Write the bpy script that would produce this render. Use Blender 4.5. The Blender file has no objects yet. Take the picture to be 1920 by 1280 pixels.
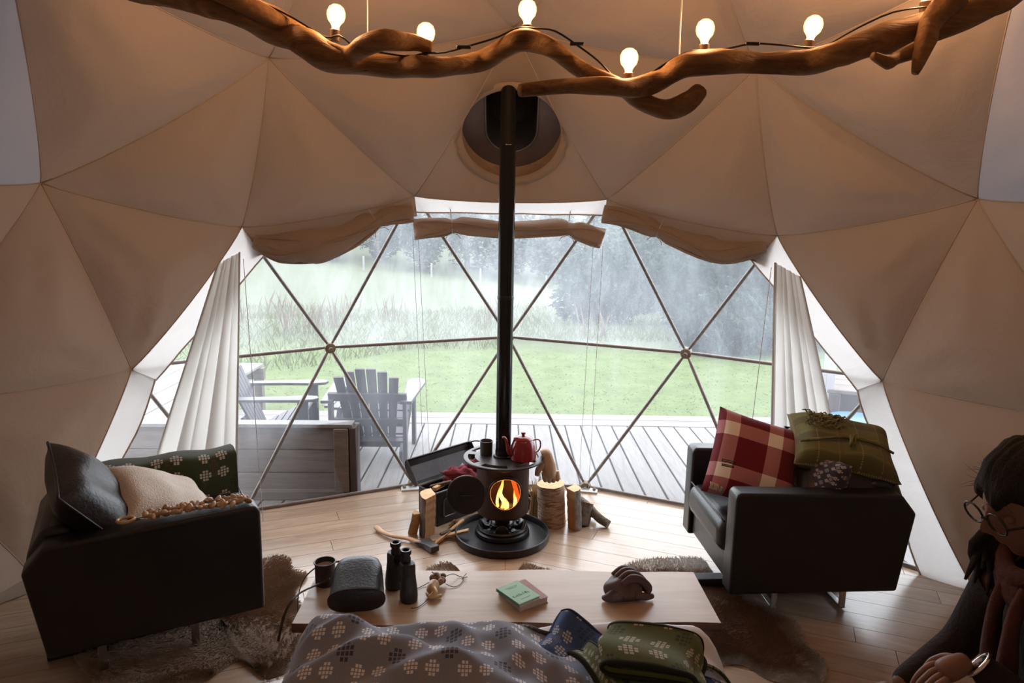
import bpy, bmesh, math, random
import numpy as np
from mathutils import Vector, Matrix, noise, Euler

PI = math.pi
C = bpy.context.scene.collection
SC = bpy.context.scene
rnd = random.Random(7)

# ------------------------------------------------------------------ camera, sky, exposure
def setup_view():
    cd = bpy.data.cameras.new('camera')
    cam = bpy.data.objects.new('camera', cd)
    C.objects.link(cam)
    cd.sensor_width = 36.0
    cd.lens = 24.47
    cd.clip_start = 0.02
    cd.clip_end = 600
    r = Vector((0.9999, -0.0037, 0.0162)); u = Vector((-0.0153, 0.1749, 0.9845)); f = Vector((0.0065, 0.9846, -0.1748))
    m = Matrix(((r.x, u.x, -f.x), (r.y, u.y, -f.y), (r.z, u.z, -f.z)))
    cam.matrix_world = Matrix.Translation((-0.0064, -1.8188, 1.7652)) @ m.normalized().to_4x4()
    SC.camera = cam
    w = bpy.data.worlds.new('overcast_sky')
    SC.world = w
    w.use_nodes = True
    nt = w.node_tree
    nt.nodes.clear()
    out = nt.nodes.new('ShaderNodeOutputWorld')
    bg = nt.nodes.new('ShaderNodeBackground')
    geo = nt.nodes.new('ShaderNodeTexCoord')
    sep = nt.nodes.new('ShaderNodeSeparateXYZ')
    ramp = nt.nodes.new('ShaderNodeValToRGB')
    ramp.color_ramp.elements[0].position = 0.45
    ramp.color_ramp.elements[0].color = (0.86, 0.93, 1.0, 1)
    ramp.color_ramp.elements[1].position = 1.0
    ramp.color_ramp.elements[1].color = (0.92, 0.95, 1.0, 1)
    mp = nt.nodes.new('ShaderNodeMapRange')
    mp.inputs[1].default_value = -1
    nt.links.new(geo.outputs['Generated'], sep.inputs[0])
    nt.links.new(sep.outputs[2], mp.inputs[0])
    nt.links.new(mp.outputs[0], ramp.inputs[0])
    nt.links.new(ramp.outputs[0], bg.inputs[0])
    bg.inputs[1].default_value = SKY
    nt.links.new(bg.outputs[0], out.inputs[0])
    SC.view_settings.view_transform = 'Standard'
    SC.view_settings.look = 'None'
    SC.view_settings.gamma = 1
    SC.view_settings.use_curve_mapping = False
    SC.view_settings.exposure = EXPOSURE
    SC.cycles.use_denoising = True
    SC.cycles.max_bounces = 8
    SC.cycles.transparent_max_bounces = 16
    SC.cycles.sample_clamp_indirect = 6
SKY = 5.4
EXPOSURE = 0.0
setup_view()

# ------------------------------------------------------------------ helpers
def tag(o, label=None, cat=None, group=None, kind=None):
    if label: o['label'] = label
    if cat: o['category'] = cat
    if group: o['group'] = group
    if kind: o['kind'] = kind
    return o

def empty(name, loc=(0, 0, 0), rz=0, parent=None, rot=None):
    o = bpy.data.objects.new(name, None)
    C.objects.link(o)
    o.location = loc
    o.rotation_euler = rot if rot else (0, 0, rz)
    o.empty_display_size = 0.1
    if parent: o.parent = parent
    return o

def thing(name, label, cat, loc=(0, 0, 0), rz=0, group=None, rot=None):
    return tag(empty(name, loc, rz, None, rot), label, cat, group)

def copy_tree(o, parent=None):
    c = o.copy()
    C.objects.link(c)
    c.parent = parent
    for ch in list(o.children): copy_tree(ch, c)
    return c

class MB:
    """collects vertices and faces and links them as one mesh object"""
    def __init__(s): s.v = []; s.f = []; s.uv = []
    def add(s, vs, fs, uvs=None):
        n = len(s.v)
        s.v += [tuple(p) for p in vs]
        s.f += [tuple(i + n for i in f) for f in fs]
        s.uv += list(uvs) if uvs is not None else [(p[0], p[1]) for p in vs]
        return s
    def box(s, c, d, rz=0, M=None):
        x, y, z = d[0] / 2, d[1] / 2, d[2] / 2
        R = Matrix.Translation(c) @ (M.to_4x4() if M else Matrix.Rotation(rz, 4, 'Z'))
        vs = [R @ Vector((a * x, b * y, e * z)) for e in (-1, 1) for a, b in ((-1, -1), (1, -1), (1, 1), (-1, 1))]
        return s.add(vs, [(3, 2, 1, 0), (4, 5, 6, 7), (0, 1, 5, 4), (1, 2, 6, 5), (2, 3, 7, 6), (3, 0, 4, 7)])
    def bar(s, a, b, w, h, up=(0, 0, 1)):
        a, b = Vector(a), Vector(b); d = b - a; L = d.length; d.normalize()
        up = Vector(up)
        if abs(d.dot(up)) > .98: up = Vector((0, 1, 0))
        x = d.cross(up).normalized(); y = x.cross(d)
        M = Matrix((x, d, y)).transposed()
        return s.box((a + b) / 2, (w, L, h), M=M)
    def tube(s, path, rad, seg=10, cap=True, flat=1.0, closed=False, jitter=0):
        P = [Vector(p) for p in path]; n = len(P)
        R = rad if hasattr(rad, '__len__') else [rad] * n
        vs, fs, uv = [], [], []
        t0 = (P[1] - P[0]).normalized()
        N = t0.orthogonal().normalized() if abs(t0.z) > .9 else t0.cross(Vector((0, 0, 1))).normalized()
        acc = 0
        for i in range(n):
            if closed: t = (P[(i + 1) % n] - P[i - 1]).normalized()
            else: t = (P[min(i + 1, n - 1)] - P[max(i - 1, 0)]).normalized()
            N = (N - t * N.dot(t)).normalized()
            B = t.cross(N)
            if i: acc += (P[i] - P[i - 1]).length
            for k in range(seg):
                a = 2 * PI * k / seg
                r = R[i] * (1 + jitter * (noise.noise(Vector((math.cos(a) * 1.3, math.sin(a) * 1.3, acc * 9 + n))) ) if jitter else 1)
                vs.append(P[i] + N * math.cos(a) * r + B * math.sin(a) * r * flat)
                uv.append((k / seg, acc))
        m = n if closed else n - 1
        for i in range(m):
            for k in range(seg):
                a, b = i * seg + k, i * seg + (k + 1) % seg
                c, d = ((i + 1) % n) * seg + (k + 1) % seg, ((i + 1) % n) * seg + k
                fs.append((a, b, c, d))
        if cap and not closed:
            fs.append(tuple(range(seg - 1, -1, -1)))
            fs.append(tuple((n - 1) * seg + k for k in range(seg)))
        return s.add(vs, fs, uv)
    def lathe(s, prof, seg=24, c=(0, 0, 0), M=None, sx=1, sy=1, capb=True, capt=True):
        T = Matrix.Translation(c) @ (M.to_4x4() if M else Matrix.Identity(4))
        vs, fs, uv = [], [], []
        for i, (r, z) in enumerate(prof):
            for k in range(seg):
                a = 2 * PI * k / seg
                vs.append(T @ Vector((r * math.cos(a) * sx, r * math.sin(a) * sy, z)))
                uv.append((k / seg, i / len(prof)))
        for i in range(len(prof) - 1):
            for k in range(seg):
                fs.append((i * seg + k, i * seg + (k + 1) % seg, (i + 1) * seg + (k + 1) % seg, (i + 1) * seg + k))
        if capb: fs.append(tuple(range(seg - 1, -1, -1)))
        if capt: fs.append(tuple((len(prof) - 1) * seg + k for k in range(seg)))
        return s.add(vs, fs, uv)
    def prism(s, poly, z0, z1, T=None):
        n = len(poly); T = T or Matrix.Identity(4)
        vs = [T @ Vector((p[0], p[1], z0)) for p in poly] + [T @ Vector((p[0], p[1], z1)) for p in poly]
        fs = [tuple(range(n - 1, -1, -1)), tuple(range(n, 2 * n))] + [(i, (i + 1) % n, n + (i + 1) % n, n + i) for i in range(n)]
        return s.add(vs, fs)
    def grid(s, fn, nu, nv, thick=0, cu=False):
        """fn(u,v)->point for u,v in 0..1; thick gives the sheet a back side"""
        vs = [Vector(fn(i / nu, j / nv)) for j in range(nv + 1) for i in range(nu + 1)]
        uv = [(i / nu, j / nv) for j in range(nv + 1) for i in range(nu + 1)]
        w = nu + 1
        fs = [(j * w + i, j * w + i + 1, (j + 1) * w + i + 1, (j + 1) * w + i) for j in range(nv) for i in range(nu)]
        if thick:
            N = [Vector((0, 0, 0)) for _ in vs]
            for f in fs:
                nn = (vs[f[2]] - vs[f[0]]).cross(vs[f[3]] - vs[f[1]])
                for k in f: N[k] += nn
            m = len(vs)
            vs2 = [p - (N[k].normalized() * thick) for k, p in enumerate(vs)]
            rim = [i for i in range(nu)] + [j * w + nu for j in range(nv)] + [nv * w + nu - i for i in range(nu)] + [(nv - j) * w for j in range(nv)]
            f2 = [tuple(m + k for k in reversed(f)) for f in fs]
            r2 = [(rim[(q + 1) % len(rim)], rim[q], m + rim[q], m + rim[(q + 1) % len(rim)]) for q in range(len(rim))]
            return s.add(vs + vs2, fs + f2 + r2, uv + uv)
        return s.add(vs, fs, uv)
    def build(s, name, mat, parent=None, smooth=None, loc=(0, 0, 0), rot=(0, 0, 0), sub=0, bevel=0, bseg=2):
        me = bpy.data.meshes.new(name)
        me.from_pydata(s.v, [], s.f)
        ul = me.uv_layers.new(name='UVMap')
        li = np.empty(len(me.loops), dtype=np.int32)
        me.loops.foreach_get('vertex_index', li)
        ul.data.foreach_set('uv', np.array(s.uv, dtype=np.float32)[li].ravel())
        me.materials.append(mat)
        o = bpy.data.objects.new(name, me)
        C.objects.link(o)
        o.location = loc; o.rotation_euler = rot
        if parent: o.parent = parent
        if bevel:
            b = o.modifiers.new('edge', 'BEVEL'); b.width = bevel; b.segments = bseg; b.limit_method = 'ANGLE'
        if sub:
            m = o.modifiers.new('soft', 'SUBSURF'); m.levels = sub; m.render_levels = sub
        if smooth or sub or bevel:
            me.shade_smooth()
            if smooth and smooth is not True: me.set_sharp_from_angle(angle=math.radians(smooth))
            elif bevel: me.set_sharp_from_angle(angle=math.radians(50))
        return o

def spline(P, n):
    """Catmull-Rom through points"""
    P = [Vector(p) for p in P]; Q = [P[0]] + P + [P[-1]]; out = []
    for i in range(1, len(Q) - 2):
        for k in range(n):
            t = k / n; a, b, c, d = Q[i - 1], Q[i], Q[i + 1], Q[i + 2]
            out.append(.5 * ((2 * b) + (c - a) * t + (2 * a - 5 * b + 4 * c - d) * t * t + (3 * b - a - 3 * c + d) * t ** 3))
    out.append(P[-1])
    return out

def lerp_list(L, n):
    return [L[min(int(x), len(L) - 2)] + (L[min(int(x), len(L) - 2) + 1] - L[min(int(x), len(L) - 2)]) * (x - min(int(x), len(L) - 2)) for x in [(len(L) - 1) * i / (n - 1) for i in range(n)]]

# ------------------------------------------------------------------ materials
class NT:
    def __init__(s, name):
        s.m = bpy.data.materials.new(name); s.m.use_nodes = True
        s.t = s.m.node_tree; s.t.nodes.clear()
        s.out = s.t.nodes.new('ShaderNodeOutputMaterial')
    def n(s, typ, ins=None, **kw):
        x = s.t.nodes.new(typ)
        for k, v in kw.items(): setattr(x, k, v)
        for k, v in (ins or {}).items():
            if hasattr(v, 'is_output') or isinstance(v, bpy.types.NodeSocket): s.t.links.new(v, x.inputs[k])
            else: x.inputs[k].default_value = v
        return x
    def math(s, op, a, b=0.0, c=0.0):
        return s.n('ShaderNodeMath', {0: a, 1: b, 2: c}, operation=op).outputs[0]
    def mix(s, f, a, b):
        x = s.n('ShaderNodeMix', {0: f}, data_type='RGBA')
        for k, v in ((6, a), (7, b)):
            if isinstance(v, bpy.types.NodeSocket): s.t.links.new(v, x.inputs[k])
            else: x.inputs[k].default_value = rgba(v)
        return x.outputs[2]
    def coord(s, kind='Object', sc=(1, 1, 1), rot=(0, 0, 0)):
        tc = s.n('ShaderNodeTexCoord')
        mp = s.n('ShaderNodeMapping', {0: tc.outputs[kind], 2: rot, 3: sc})
        return mp.outputs[0]
    def noise(s, vec, scale=5, detail=4, rough=.55, dist=0):
        return s.n('ShaderNodeTexNoise', {'Vector': vec, 'Scale': scale, 'Detail': detail, 'Roughness': rough, 'Distortion': dist}).outputs[0]
    def ramp(s, f, stops):
        x = s.n('ShaderNodeValToRGB', {0: f}); cr = x.color_ramp
        while len(cr.elements) < len(stops): cr.elements.new(.5)
        for e, (p, c) in zip(cr.elements, stops): e.position = p; e.color = rgba(c)
        return x.outputs[0]
    def bump(s, h, strength=.3, dist=.01):
        return s.n('ShaderNodeBump', {'Height': h, 'Strength': strength, 'Distance': dist}).outputs[0]
    def bsdf(s, col, rough=.6, metal=0, normal=None, **kw):
        b = s.n('ShaderNodeBsdfPrincipled')
        for k, v in (('Base Color', col), ('Roughness', rough), ('Metallic', metal)):
            if isinstance(v, bpy.types.NodeSocket): s.t.links.new(v, b.inputs[k])
            else: b.inputs[k].default_value = rgba(v) if k == 'Base Color' else v
        for k, v in kw.items():
            k = k.replace('_', ' ')
            if isinstance(v, bpy.types.NodeSocket): s.t.links.new(v, b.inputs[k])
            else: b.inputs[k].default_value = v
        if normal: s.t.links.new(normal, b.inputs['Normal'])
        return b.outputs[0]
    def end(s, sh):
        s.t.links.new(sh, s.out.inputs[0]); return s.m

def rgba(c):
    return tuple(c) if len(c) == 4 else (c[0], c[1], c[2], 1)

def mk(name, c1, c2=None, scale=6, rough=.6, metal=0, bump=0, bscale=60, stretch=(1, 1, 1), kind='Object', detail=4, vary=0, **kw):
    """two-tone noise material with relief; vary shifts brightness per object"""
    t = NT(name)
    v = t.coord(kind, stretch)
    col = rgba(c1)
    if c2: col = t.ramp(t.noise(v, scale, detail), [(.3, c1), (.7, c2)])
    if vary:
        oi = t.n('ShaderNodeObjectInfo').outputs['Random']
        val = t.n('ShaderNodeMapRange', {0: oi, 3: 1 - vary, 4: 1 + vary}).outputs[0]
        h = t.n('ShaderNodeHueSaturation', {'Value': val})
        if isinstance(col, bpy.types.NodeSocket): t.t.links.new(col, h.inputs['Color'])
        else: h.inputs['Color'].default_value = col
        col = h.outputs[0]
    nrm = t.bump(t.noise(v, bscale, 3), bump, .01) if bump else None
    return t.end(t.bsdf(col, rough, metal, nrm, **kw))

def fabric_mat(name, col, tcol, trans, bump=.25, fine=220):
    t = NT(name)
    v = t.coord('Object')
    n1 = t.noise(v, 2.2, 3)
    c = t.mix(t.math('MULTIPLY', n1, .35), col, [x * .8 for x in col[:3]])
    nb = t.bump(t.math('ADD', t.noise(v, 3.5, 4, .6, .8), t.math('MULTIPLY', t.noise(v, fine, 2), .06)), bump, .05)
    d = t.n('ShaderNodeBsdfDiffuse', {'Color': c, 'Normal': nb})
    tr = t.n('ShaderNodeBsdfTranslucent', {'Color': rgba(tcol), 'Normal': nb})
    return t.end(t.n('ShaderNodeMixShader', {0: trans, 1: d.outputs[0], 2: tr.outputs[0]}).outputs[0])

def wood_mat(name, c1, c2, axis=0, scale=3, rough=.5, bump=.12, vary=.12, kind='Object', spec=.5, line=22):
    t = NT(name)
    st = [7, 7, 7]; st[axis] = .7
    oi = t.n('ShaderNodeObjectInfo').outputs['Random']
    tc = t.n('ShaderNodeTexCoord').outputs[kind]
    off = t.n('ShaderNodeVectorMath', {0: tc, 1: t.n('ShaderNodeCombineXYZ', {0: t.math('MULTIPLY', oi, 31.0), 1: t.math('MULTIPLY', oi, 17.0)}).outputs[0]}, operation='ADD').outputs[0]
    v = t.n('ShaderNodeMapping', {0: off, 3: tuple(st)}).outputs[0]
    a = t.noise(v, scale, 5, .6, 1.2)
    b = t.noise(v, scale * line / 3, 3, .6)
    f = t.math('ADD', t.math('MULTIPLY', a, .7), t.math('MULTIPLY', b, .3))
    col = t.ramp(f, [(.32, c2), (.66, c1)])
    val = t.n('ShaderNodeMapRange', {0: oi, 3: 1 - vary, 4: 1 + vary}).outputs[0]
    col = t.n('ShaderNodeHueSaturation', {'Color': col, 'Value': val}).outputs[0]
    return t.end(t.bsdf(col, rough, 0, t.bump(f, bump, .01), Specular_IOR_Level=spec))

def emis(name, col, strength):
    t = NT(name)
    return t.end(t.n('ShaderNodeEmission', {0: rgba(col), 1: strength}).outputs[0])

def vinyl_mat(name, haze):
    """clear plastic sheet, a little milky and streaked"""
    t = NT(name)
    v = t.coord('Object', (3, 3, .6))
    n = t.noise(v, 1.6, 4, .6)
    v2 = t.coord('Object', (40, 40, 1.2))
    n2 = t.noise(v2, 1.5, 3, .7)
    f = t.math('ADD', t.math('MULTIPLY', n, haze * 1.3), t.math('MULTIPLY', t.math('POWER', n2, 4.0), haze * .5))
    clear = t.n('ShaderNodeBsdfTransparent', {0: (1, 1, 1, 1)})
    milky = t.n('ShaderNodeBsdfTranslucent', {0: (.88, .92, 1, 1)})
    gl = t.n('ShaderNodeBsdfGlossy', {0: (1, 1, 1, 1), 1: .08})
    a = t.n('ShaderNodeMixShader', {0: f, 1: clear.outputs[0], 2: milky.outputs[0]})
    fr = t.n('ShaderNodeFresnel', {0: 1.25})
    return t.end(t.n('ShaderNodeMixShader', {0: t.math('MULTIPLY', fr.outputs[0], .5), 1: a.outputs[0], 2: gl.outputs[0]}).outputs[0])

M = {}
M['liner'] = fabric_mat('liner_canvas', (.36, .285, .225), (.85, .52, .36), .018)
M['liner_thin'] = fabric_mat('thin_liner_canvas', (.50, .46, .43), (.56, .53, .51), .5)
M['liner_side_lit'] = fabric_mat('side_lit_liner_canvas', (.36, .33, .32), (.9, .9, 1), .02)  # daylight from unseen side windows put into a cooler canvas colour
M['seam'] = mk('seam_tape', (.46, .37, .29), rough=.9)
M['sheer'] = fabric_mat('sheer_curtain', (.60, .57, .53), (.68, .65, .61), .55, .1)
M['roll'] = fabric_mat('rolled_canvas', (.50, .42, .36), (.62, .50, .42), .42, .5)
M['vinyl'] = vinyl_mat('milky_vinyl', .135)
M['vinyl_upper'] = vinyl_mat('misted_vinyl', .23)  # condensation on the panes; extra milkiness also stands in for far-tree haze
M['vinyl_side'] = vinyl_mat('side_vinyl', .17)
M['steel'] = mk('galvanised_steel', (.22, .20, .19), (.30, .275, .26), 30, .42, .7, .1)
M['bolt'] = mk('weathered_bolt', (.20, .17, .13), (.34, .28, .2), 60, .6, .6)
M['plate_steel'] = mk('bright_steel', (.62, .6, .58), None, 20, .35, .8)
M['cord'] = mk('white_cord', (.5, .5, .5), rough=.8)
M['floor'] = wood_mat('floor_oak', (.50, .37, .265), (.34, .235, .16), 0, 3, .24, .03, .10, spec=.8)
M['subfloor'] = mk('subfloor', (.10, .07, .05), rough=.9)
M['deck'] = wood_mat('deck_boards', (.20, .19, .185), (.125, .115, .11), 1, 4, .6, .2, .1, spec=.3)
M['deck_frame'] = mk('deck_frame', (.16, .14, .12), rough=.9)

# ------------------------------------------------------------------ the dome
R = 2.8
ZC = 0.46
HUB = {'M1': (0, 2.75, .985), 'M0': (-1.13, 2.516, .941), 'M2': (1.13, 2.516, .941), 'Ma': (-2.044, 1.852, .941), 'Mb': (2.044, 1.852, .941),
       'T0': (-1.472, 2.026, 1.712), 'T3': (1.472, 2.026, 1.712), 'T1': (-.565, 2.333, 1.902), 'T2': (.565, 2.333, 1.902),
       'F0': (-1.56, 2.12, 0.012), 'F1': (-.62, 2.58, 0.012), 'F2': (.53, 2.585, 0.012), 'F3': (1.50, 2.12, 0.012), 'Fa': (-2.33, 1.34, 0.012), 'Fb': (2.33, 1.34, 0.012)}
HUB = {k: Vector(v) for k, v in HUB.items()}
def geodesic():
    """three-frequency icosahedral dome, cut near the floor"""
    lat = math.atan(.5)
    top = Vector((0, 0, 1))
    def ring(off, s): return [Vector((math.cos(lat) * math.cos(math.radians(72 * i + off)), math.cos(lat) * math.sin(math.radians(72 * i + off)), s * math.sin(lat))) for i in range(5)]
    U, L = ring(54, 1), ring(90, -1)
    faces = [(top, U[i], U[(i + 1) % 5]) for i in range(5)] + [(U[i], L[i], U[(i + 1) % 5]) for i in range(5)] + [(L[i], U[(i + 1) % 5], L[(i + 1) % 5]) for i in range(5)]
    tris = []
    for a, b, c in faces:
        p = {}
        for i in range(4):
            for j in range(4 - i): p[i, j] = ((a * i + b * j + c * (3 - i - j)) / 3).normalized()
        for i in range(3):
            for j in range(3 - i):
                tris.append((p[i, j], p[i + 1, j], p[i, j + 1]))
                if i + j < 2: tris.append((p[i + 1, j], p[i + 1, j + 1], p[i, j + 1]))
    out = []
    for t in tris:
        if min(q.z for q in t) < -.3: continue
        w = []
        for q in t:
            z = q.z * R + ZC
            if q.z < -.1: z = 0.012
            w.append(Vector((q.x * R, q.y * R, z)))
        out.append(w)
    return out
TR = geodesic()
def hubname(q):
    best = min(HUB, key=lambda k: (HUB[k] - q).length)
    return best if (HUB[best] - q).length < .16 else None
WIN = []; LIN = []
for t in TR:
    nm = [hubname(q) for q in t]
    inn = all(nm)
    # the window holds every triangle whose corners are named, below the T row
    if inn: WIN.append([HUB[k] for k in nm])
    else: LIN.append(t)

LR = .985   # the liner hangs a hand's breadth inside the frame
def inward(q, amount):
    d = Vector((q.x, q.y, q.z - ZC)).normalized()
    return q - d * amount
def lin(q):
    d = Vector((q.x, q.y, q.z - ZC)) * LR
    d.z = max(d.z + ZC, .012)
    return d
def sag(a, b, c, he=.055, hc=.075):
    e = 4 * (a * b + b * c + c * a)
    return he * (max(e, 0) ** .75) + hc * 27 * a * b * c
def wrinkle(a, b, c, q, A, B, D):
    w = 0
    for f, g, h, ph in ((a, b, c, A.x * 7 + A.z * 3), (b, c, a, B.x * 7 + B.z * 3), (c, a, b, D.x * 7 + D.z * 3)):
        s = g + h
        if s < 1e-4: continue
        ang = g / s
        w += math.sin(ang * PI * 5 + ph) * math.exp(-((s - .28) / .26) ** 2) * (4 * ang * (1 - ang))
    return w * .020 * min(1, 9 * min(a, b, c) + .0)
def panel_pts(A, B, D, n=18, he=.055, hc=.075, hole=None):
    vs, ix = [], {}
    for i in range(n + 1):
        for j in range(n + 1 - i):
            a, b = i / n, j / n; c = 1 - a - b
            q = A * a + B * b + D * c
            m = sag(a, b, c, he, hc) + wrinkle(a, b, c, q, A, B, D)
            p = inward(q, m)
            p.z = max(p.z, .012) if q.z > .1 else max(q.z, .012)
            ix[i, j] = len(vs); vs.append(p)
    fs = []
    for i in range(n):
        for j in range(n - i):
            fs.append((ix[i, j], ix[i + 1, j], ix[i, j + 1]))
            if i + j < n - 1: fs.append((ix[i + 1, j], ix[i + 1, j + 1], ix[i, j + 1]))
    return vs, fs

ceiling = tag(empty('ceiling'), 'cream canvas dome liner overhead, sagging between its hubs', None, None, 'structure')
walls = {}
for k in ('left', 'right', 'back'):
    walls[k] = tag(empty('wall_' + k), 'cream canvas dome liner hanging to the floor, ' + k + ' side', None, None, 'structure')
def owner(ctr):
    if ctr.z > 1.75: return ceiling
    if ctr.y < -1.1: return walls['back']
    return walls['left'] if ctr.x < 0 else walls['right']
FLUE = None
seen = set()
def seam(a, b, own):
    key = tuple(sorted([tuple(round(x, 2) for x in a), tuple(round(x, 2) for x in b)]))
    if key in seen: return
    seen.add(key)
    P = []
    for k in range(15):
        t = k / 14; q = a * (1 - t) + b * t
        P.append(inward(q, sag(t, 1 - t, 0) + .001))
        P[-1].z = max(P[-1].z, .014)
    MB().tube(P, .0035, 5).build('seam', M['seam'], own, smooth=True)
for t in LIN:
    q = [lin(HUB[hubname(x)]) if hubname(x) else lin(x) for x in t]
    ctr = (q[0] + q[1] + q[2]) / 3
    own = owner(ctr)
    names = [hubname(x) for x in t]
    if 'T1' in names and 'T2' in names:
        FLUE = q; continue
    mat = M['liner']
    if min((x - Vector((math.copysign(2.044, ctr.x), 1.258, 1.902))).length for x in t) < .05 and ctr.y < .85 and ctr.z > 1.8: mat = M['liner_side_lit']
    vs, fs = panel_pts(*q)
    MB().add(vs, fs).build('fabric_panel', mat, own, smooth=True)
    low = [x for x in q if x.z < .1]
    if len(low) == 2:
        a_, b_ = low
        def skirt(u, v, a_=a_, b_=b_):
            e = a_ * (1 - u) + b_ * u; p = inward(e, sag(u, 1 - u, 0)); p.z = max(p.z, .014)
            d = Vector((-e.x, -e.y, 0)).normalized()
            return (p.x + d.x * (.07 * v + .02 * v * math.sin(u * 23)), p.y + d.y * (.07 * v + .02 * v * math.sin(u * 23)), max(.003, p.z * (1 - v) ** 2 + .004 + .006 * math.sin(u * 31 + v * 3) * v * (1 - v) * 4))
        MB().grid(skirt, 30, 6).build('skirt', M['liner'], own, smooth=True)
        MB().grid(lambda u, v: ((lambda p, e: (e.x * 1.03, e.y * 1.03, .0) if v > .5 else tuple(p))(Vector(skirt(u, 0)), a_ * (1 - u) + b_ * u)), 30, 1).build('skirt_leak_strip', M['liner'], own)  # unseen strip added under the liner edge to stop light leaking in
    if ctr.y > -1.4:
        for a, b in ((0, 1), (1, 2), (2, 0)):
            if q[a].z > .1 or q[b].z > .1: seam(q[a], q[b], own)

# panel with the flue porthole: a triangle meshed from its edge to a round hole
A, B, D = FLUE
pn = (B - A).cross(D - A).normalized()
if pn.y > 0: pn = -pn          # towards the room
px = Vector((1, 0, 0)); px = (px - pn * px.dot(pn)).normalized(); py = pn.cross(px)
if py.z < 0: py = -py
FC = Vector((-.002, 2.0, 2.165)); FC = FC - pn * (FC - A).dot(pn)
HR = .268
def tri_edge(ang):
    d = px * math.cos(ang) + py * math.sin(ang)
    best = None
    for u, v in ((A, B), (B, D), (D, A)):
        e = v - u; nrm = pn.cross(e)
        den = d.dot(nrm)
        if abs(den) < 1e-9: continue
        s = (u - FC).dot(nrm) / den
        if s > 0 and (best is None or s < best): best = s
    return FC + d * best
def bary(q):
    v0, v1, v2 = B - A, D - A, q - A
    d00, d01, d11, d20, d21 = v0.dot(v0), v0.dot(v1), v1.dot(v1), v2.dot(v0), v2.dot(v1)
    den = d00 * d11 - d01 * d01
    b = (d11 * d20 - d01 * d21) / den; c = (d00 * d21 - d01 * d20) / den
    return 1 - b - c, b, c
angs = sorted(set([2 * PI * k / 72 for k in range(72)] + [math.atan2((x - FC).dot(py), (x - FC).dot(px)) % (2 * PI) for x in (A, B, D)]))
vs, fs = [], []
NR = 9
for ang in angs:
    e = tri_edge(ang); h = FC + (px * math.cos(ang) + py * math.sin(ang)) * HR
    for k in range(NR):
        s = k / (NR - 1); q = e * (1 - s) + h * s
        a, b, c = [max(x, 0) for x in bary(q)]
        m = sag(a, b, c) * (1 - s) ** 1.3 + .012 * math.sin(ang * 17) * s * (1 - s) * 2
        vs.append(inward(q, m))
for i in range(len(angs)):
    for k in range(NR - 1):
        j = (i + 1) % len(angs)
        fs.append((i * NR + k, j * NR + k, j * NR + k + 1, i * NR + k + 1))
MB().add(vs, fs).build('fabric_panel', M['liner'], ceiling, smooth=True)
for a, b in ((A, B), (B, D), (D, A)): seam(a, b, ceiling)
FM = Matrix((px, py, pn)).transposed()
def on_flue(x, y, z): return FC + px * x + py * y + pn * z

# ------------------------------------------------------------------ big window in the dome front
win = tag(empty('window_1'), 'wide triangulated dome window of clear vinyl on steel struts', None, None, 'structure')
edges = {}
for t in WIN:
    n = (t[1] - t[0]).cross(t[2] - t[0])
    cen = (t[0] + t[1] + t[2]) / 3
    if n.dot(cen - Vector((0, 0, ZC))) < 0: t = [t[0], t[2], t[1]]
    off = (cen - Vector((0, 0, ZC))).normalized() * .016
    MB().add([q + off for q in t], [(0, 1, 2)]).build('pane', M['vinyl'] if cen.z < .8 else M['vinyl_upper'] if abs(cen.x) < .9 else M['vinyl_side'], win)
    for a, b in ((0, 1), (1, 2), (2, 0)):
        key = tuple(sorted([tuple(round(x, 3) for x in t[a]), tuple(round(x, 3) for x in t[b])]))
        edges[key] = (t[a], t[b])
for key, (a, b) in edges.items():
    d = (b - a).normalized(); L = (b - a).length
    P = [a + d * x for x in (.012, .05, .085, L / 2, L - .085, L - .05, L - .012)]
    MB().tube(P, [.006, .009, .0115, .0115, .0115, .009, .006], 8).build('frame_strut', M['steel'], win, smooth=True)
for k, q in HUB.items():
    if k[0] in 'MF':
        d = Vector((q.x, q.y, q.z - ZC)).normalized() if k[0] == 'M' else Vector((q.x, q.y, .3)).normalized()
        Mh = d.to_track_quat('Z', 'Y').to_matrix()
        hub = MB().lathe([(.02, -.03), (.034, -.026), (.036, -.018), (.036, .014), (.026, .02)], 10, q, Mh).build('hub_plate', M['bolt'], win, smooth=40)
        MB().lathe([(.012, -.045), (.014, -.04), (.014, -.028)], 6, q, Mh).build('bolt', M['steel'], hub)
    if k in ('F1', 'F2'):
        c = Vector((q.x, q.y, 0)) - Vector((q.x, q.y, 0)).normalized() * .03
        bp = MB().box((c.x, c.y - .02, .006), (.16, .09, .012), math.atan2(q.y, q.x) - PI / 2).build('base_plate', M['plate_steel'], win, bevel=.003)
        for s in (-1, 1):
            MB().lathe([(.011, .012), (.011, .022), (.006, .026)], 6, (c.x + s * .055, c.y - .035, 0)).build('bolt', M['bolt'], bp)

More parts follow.
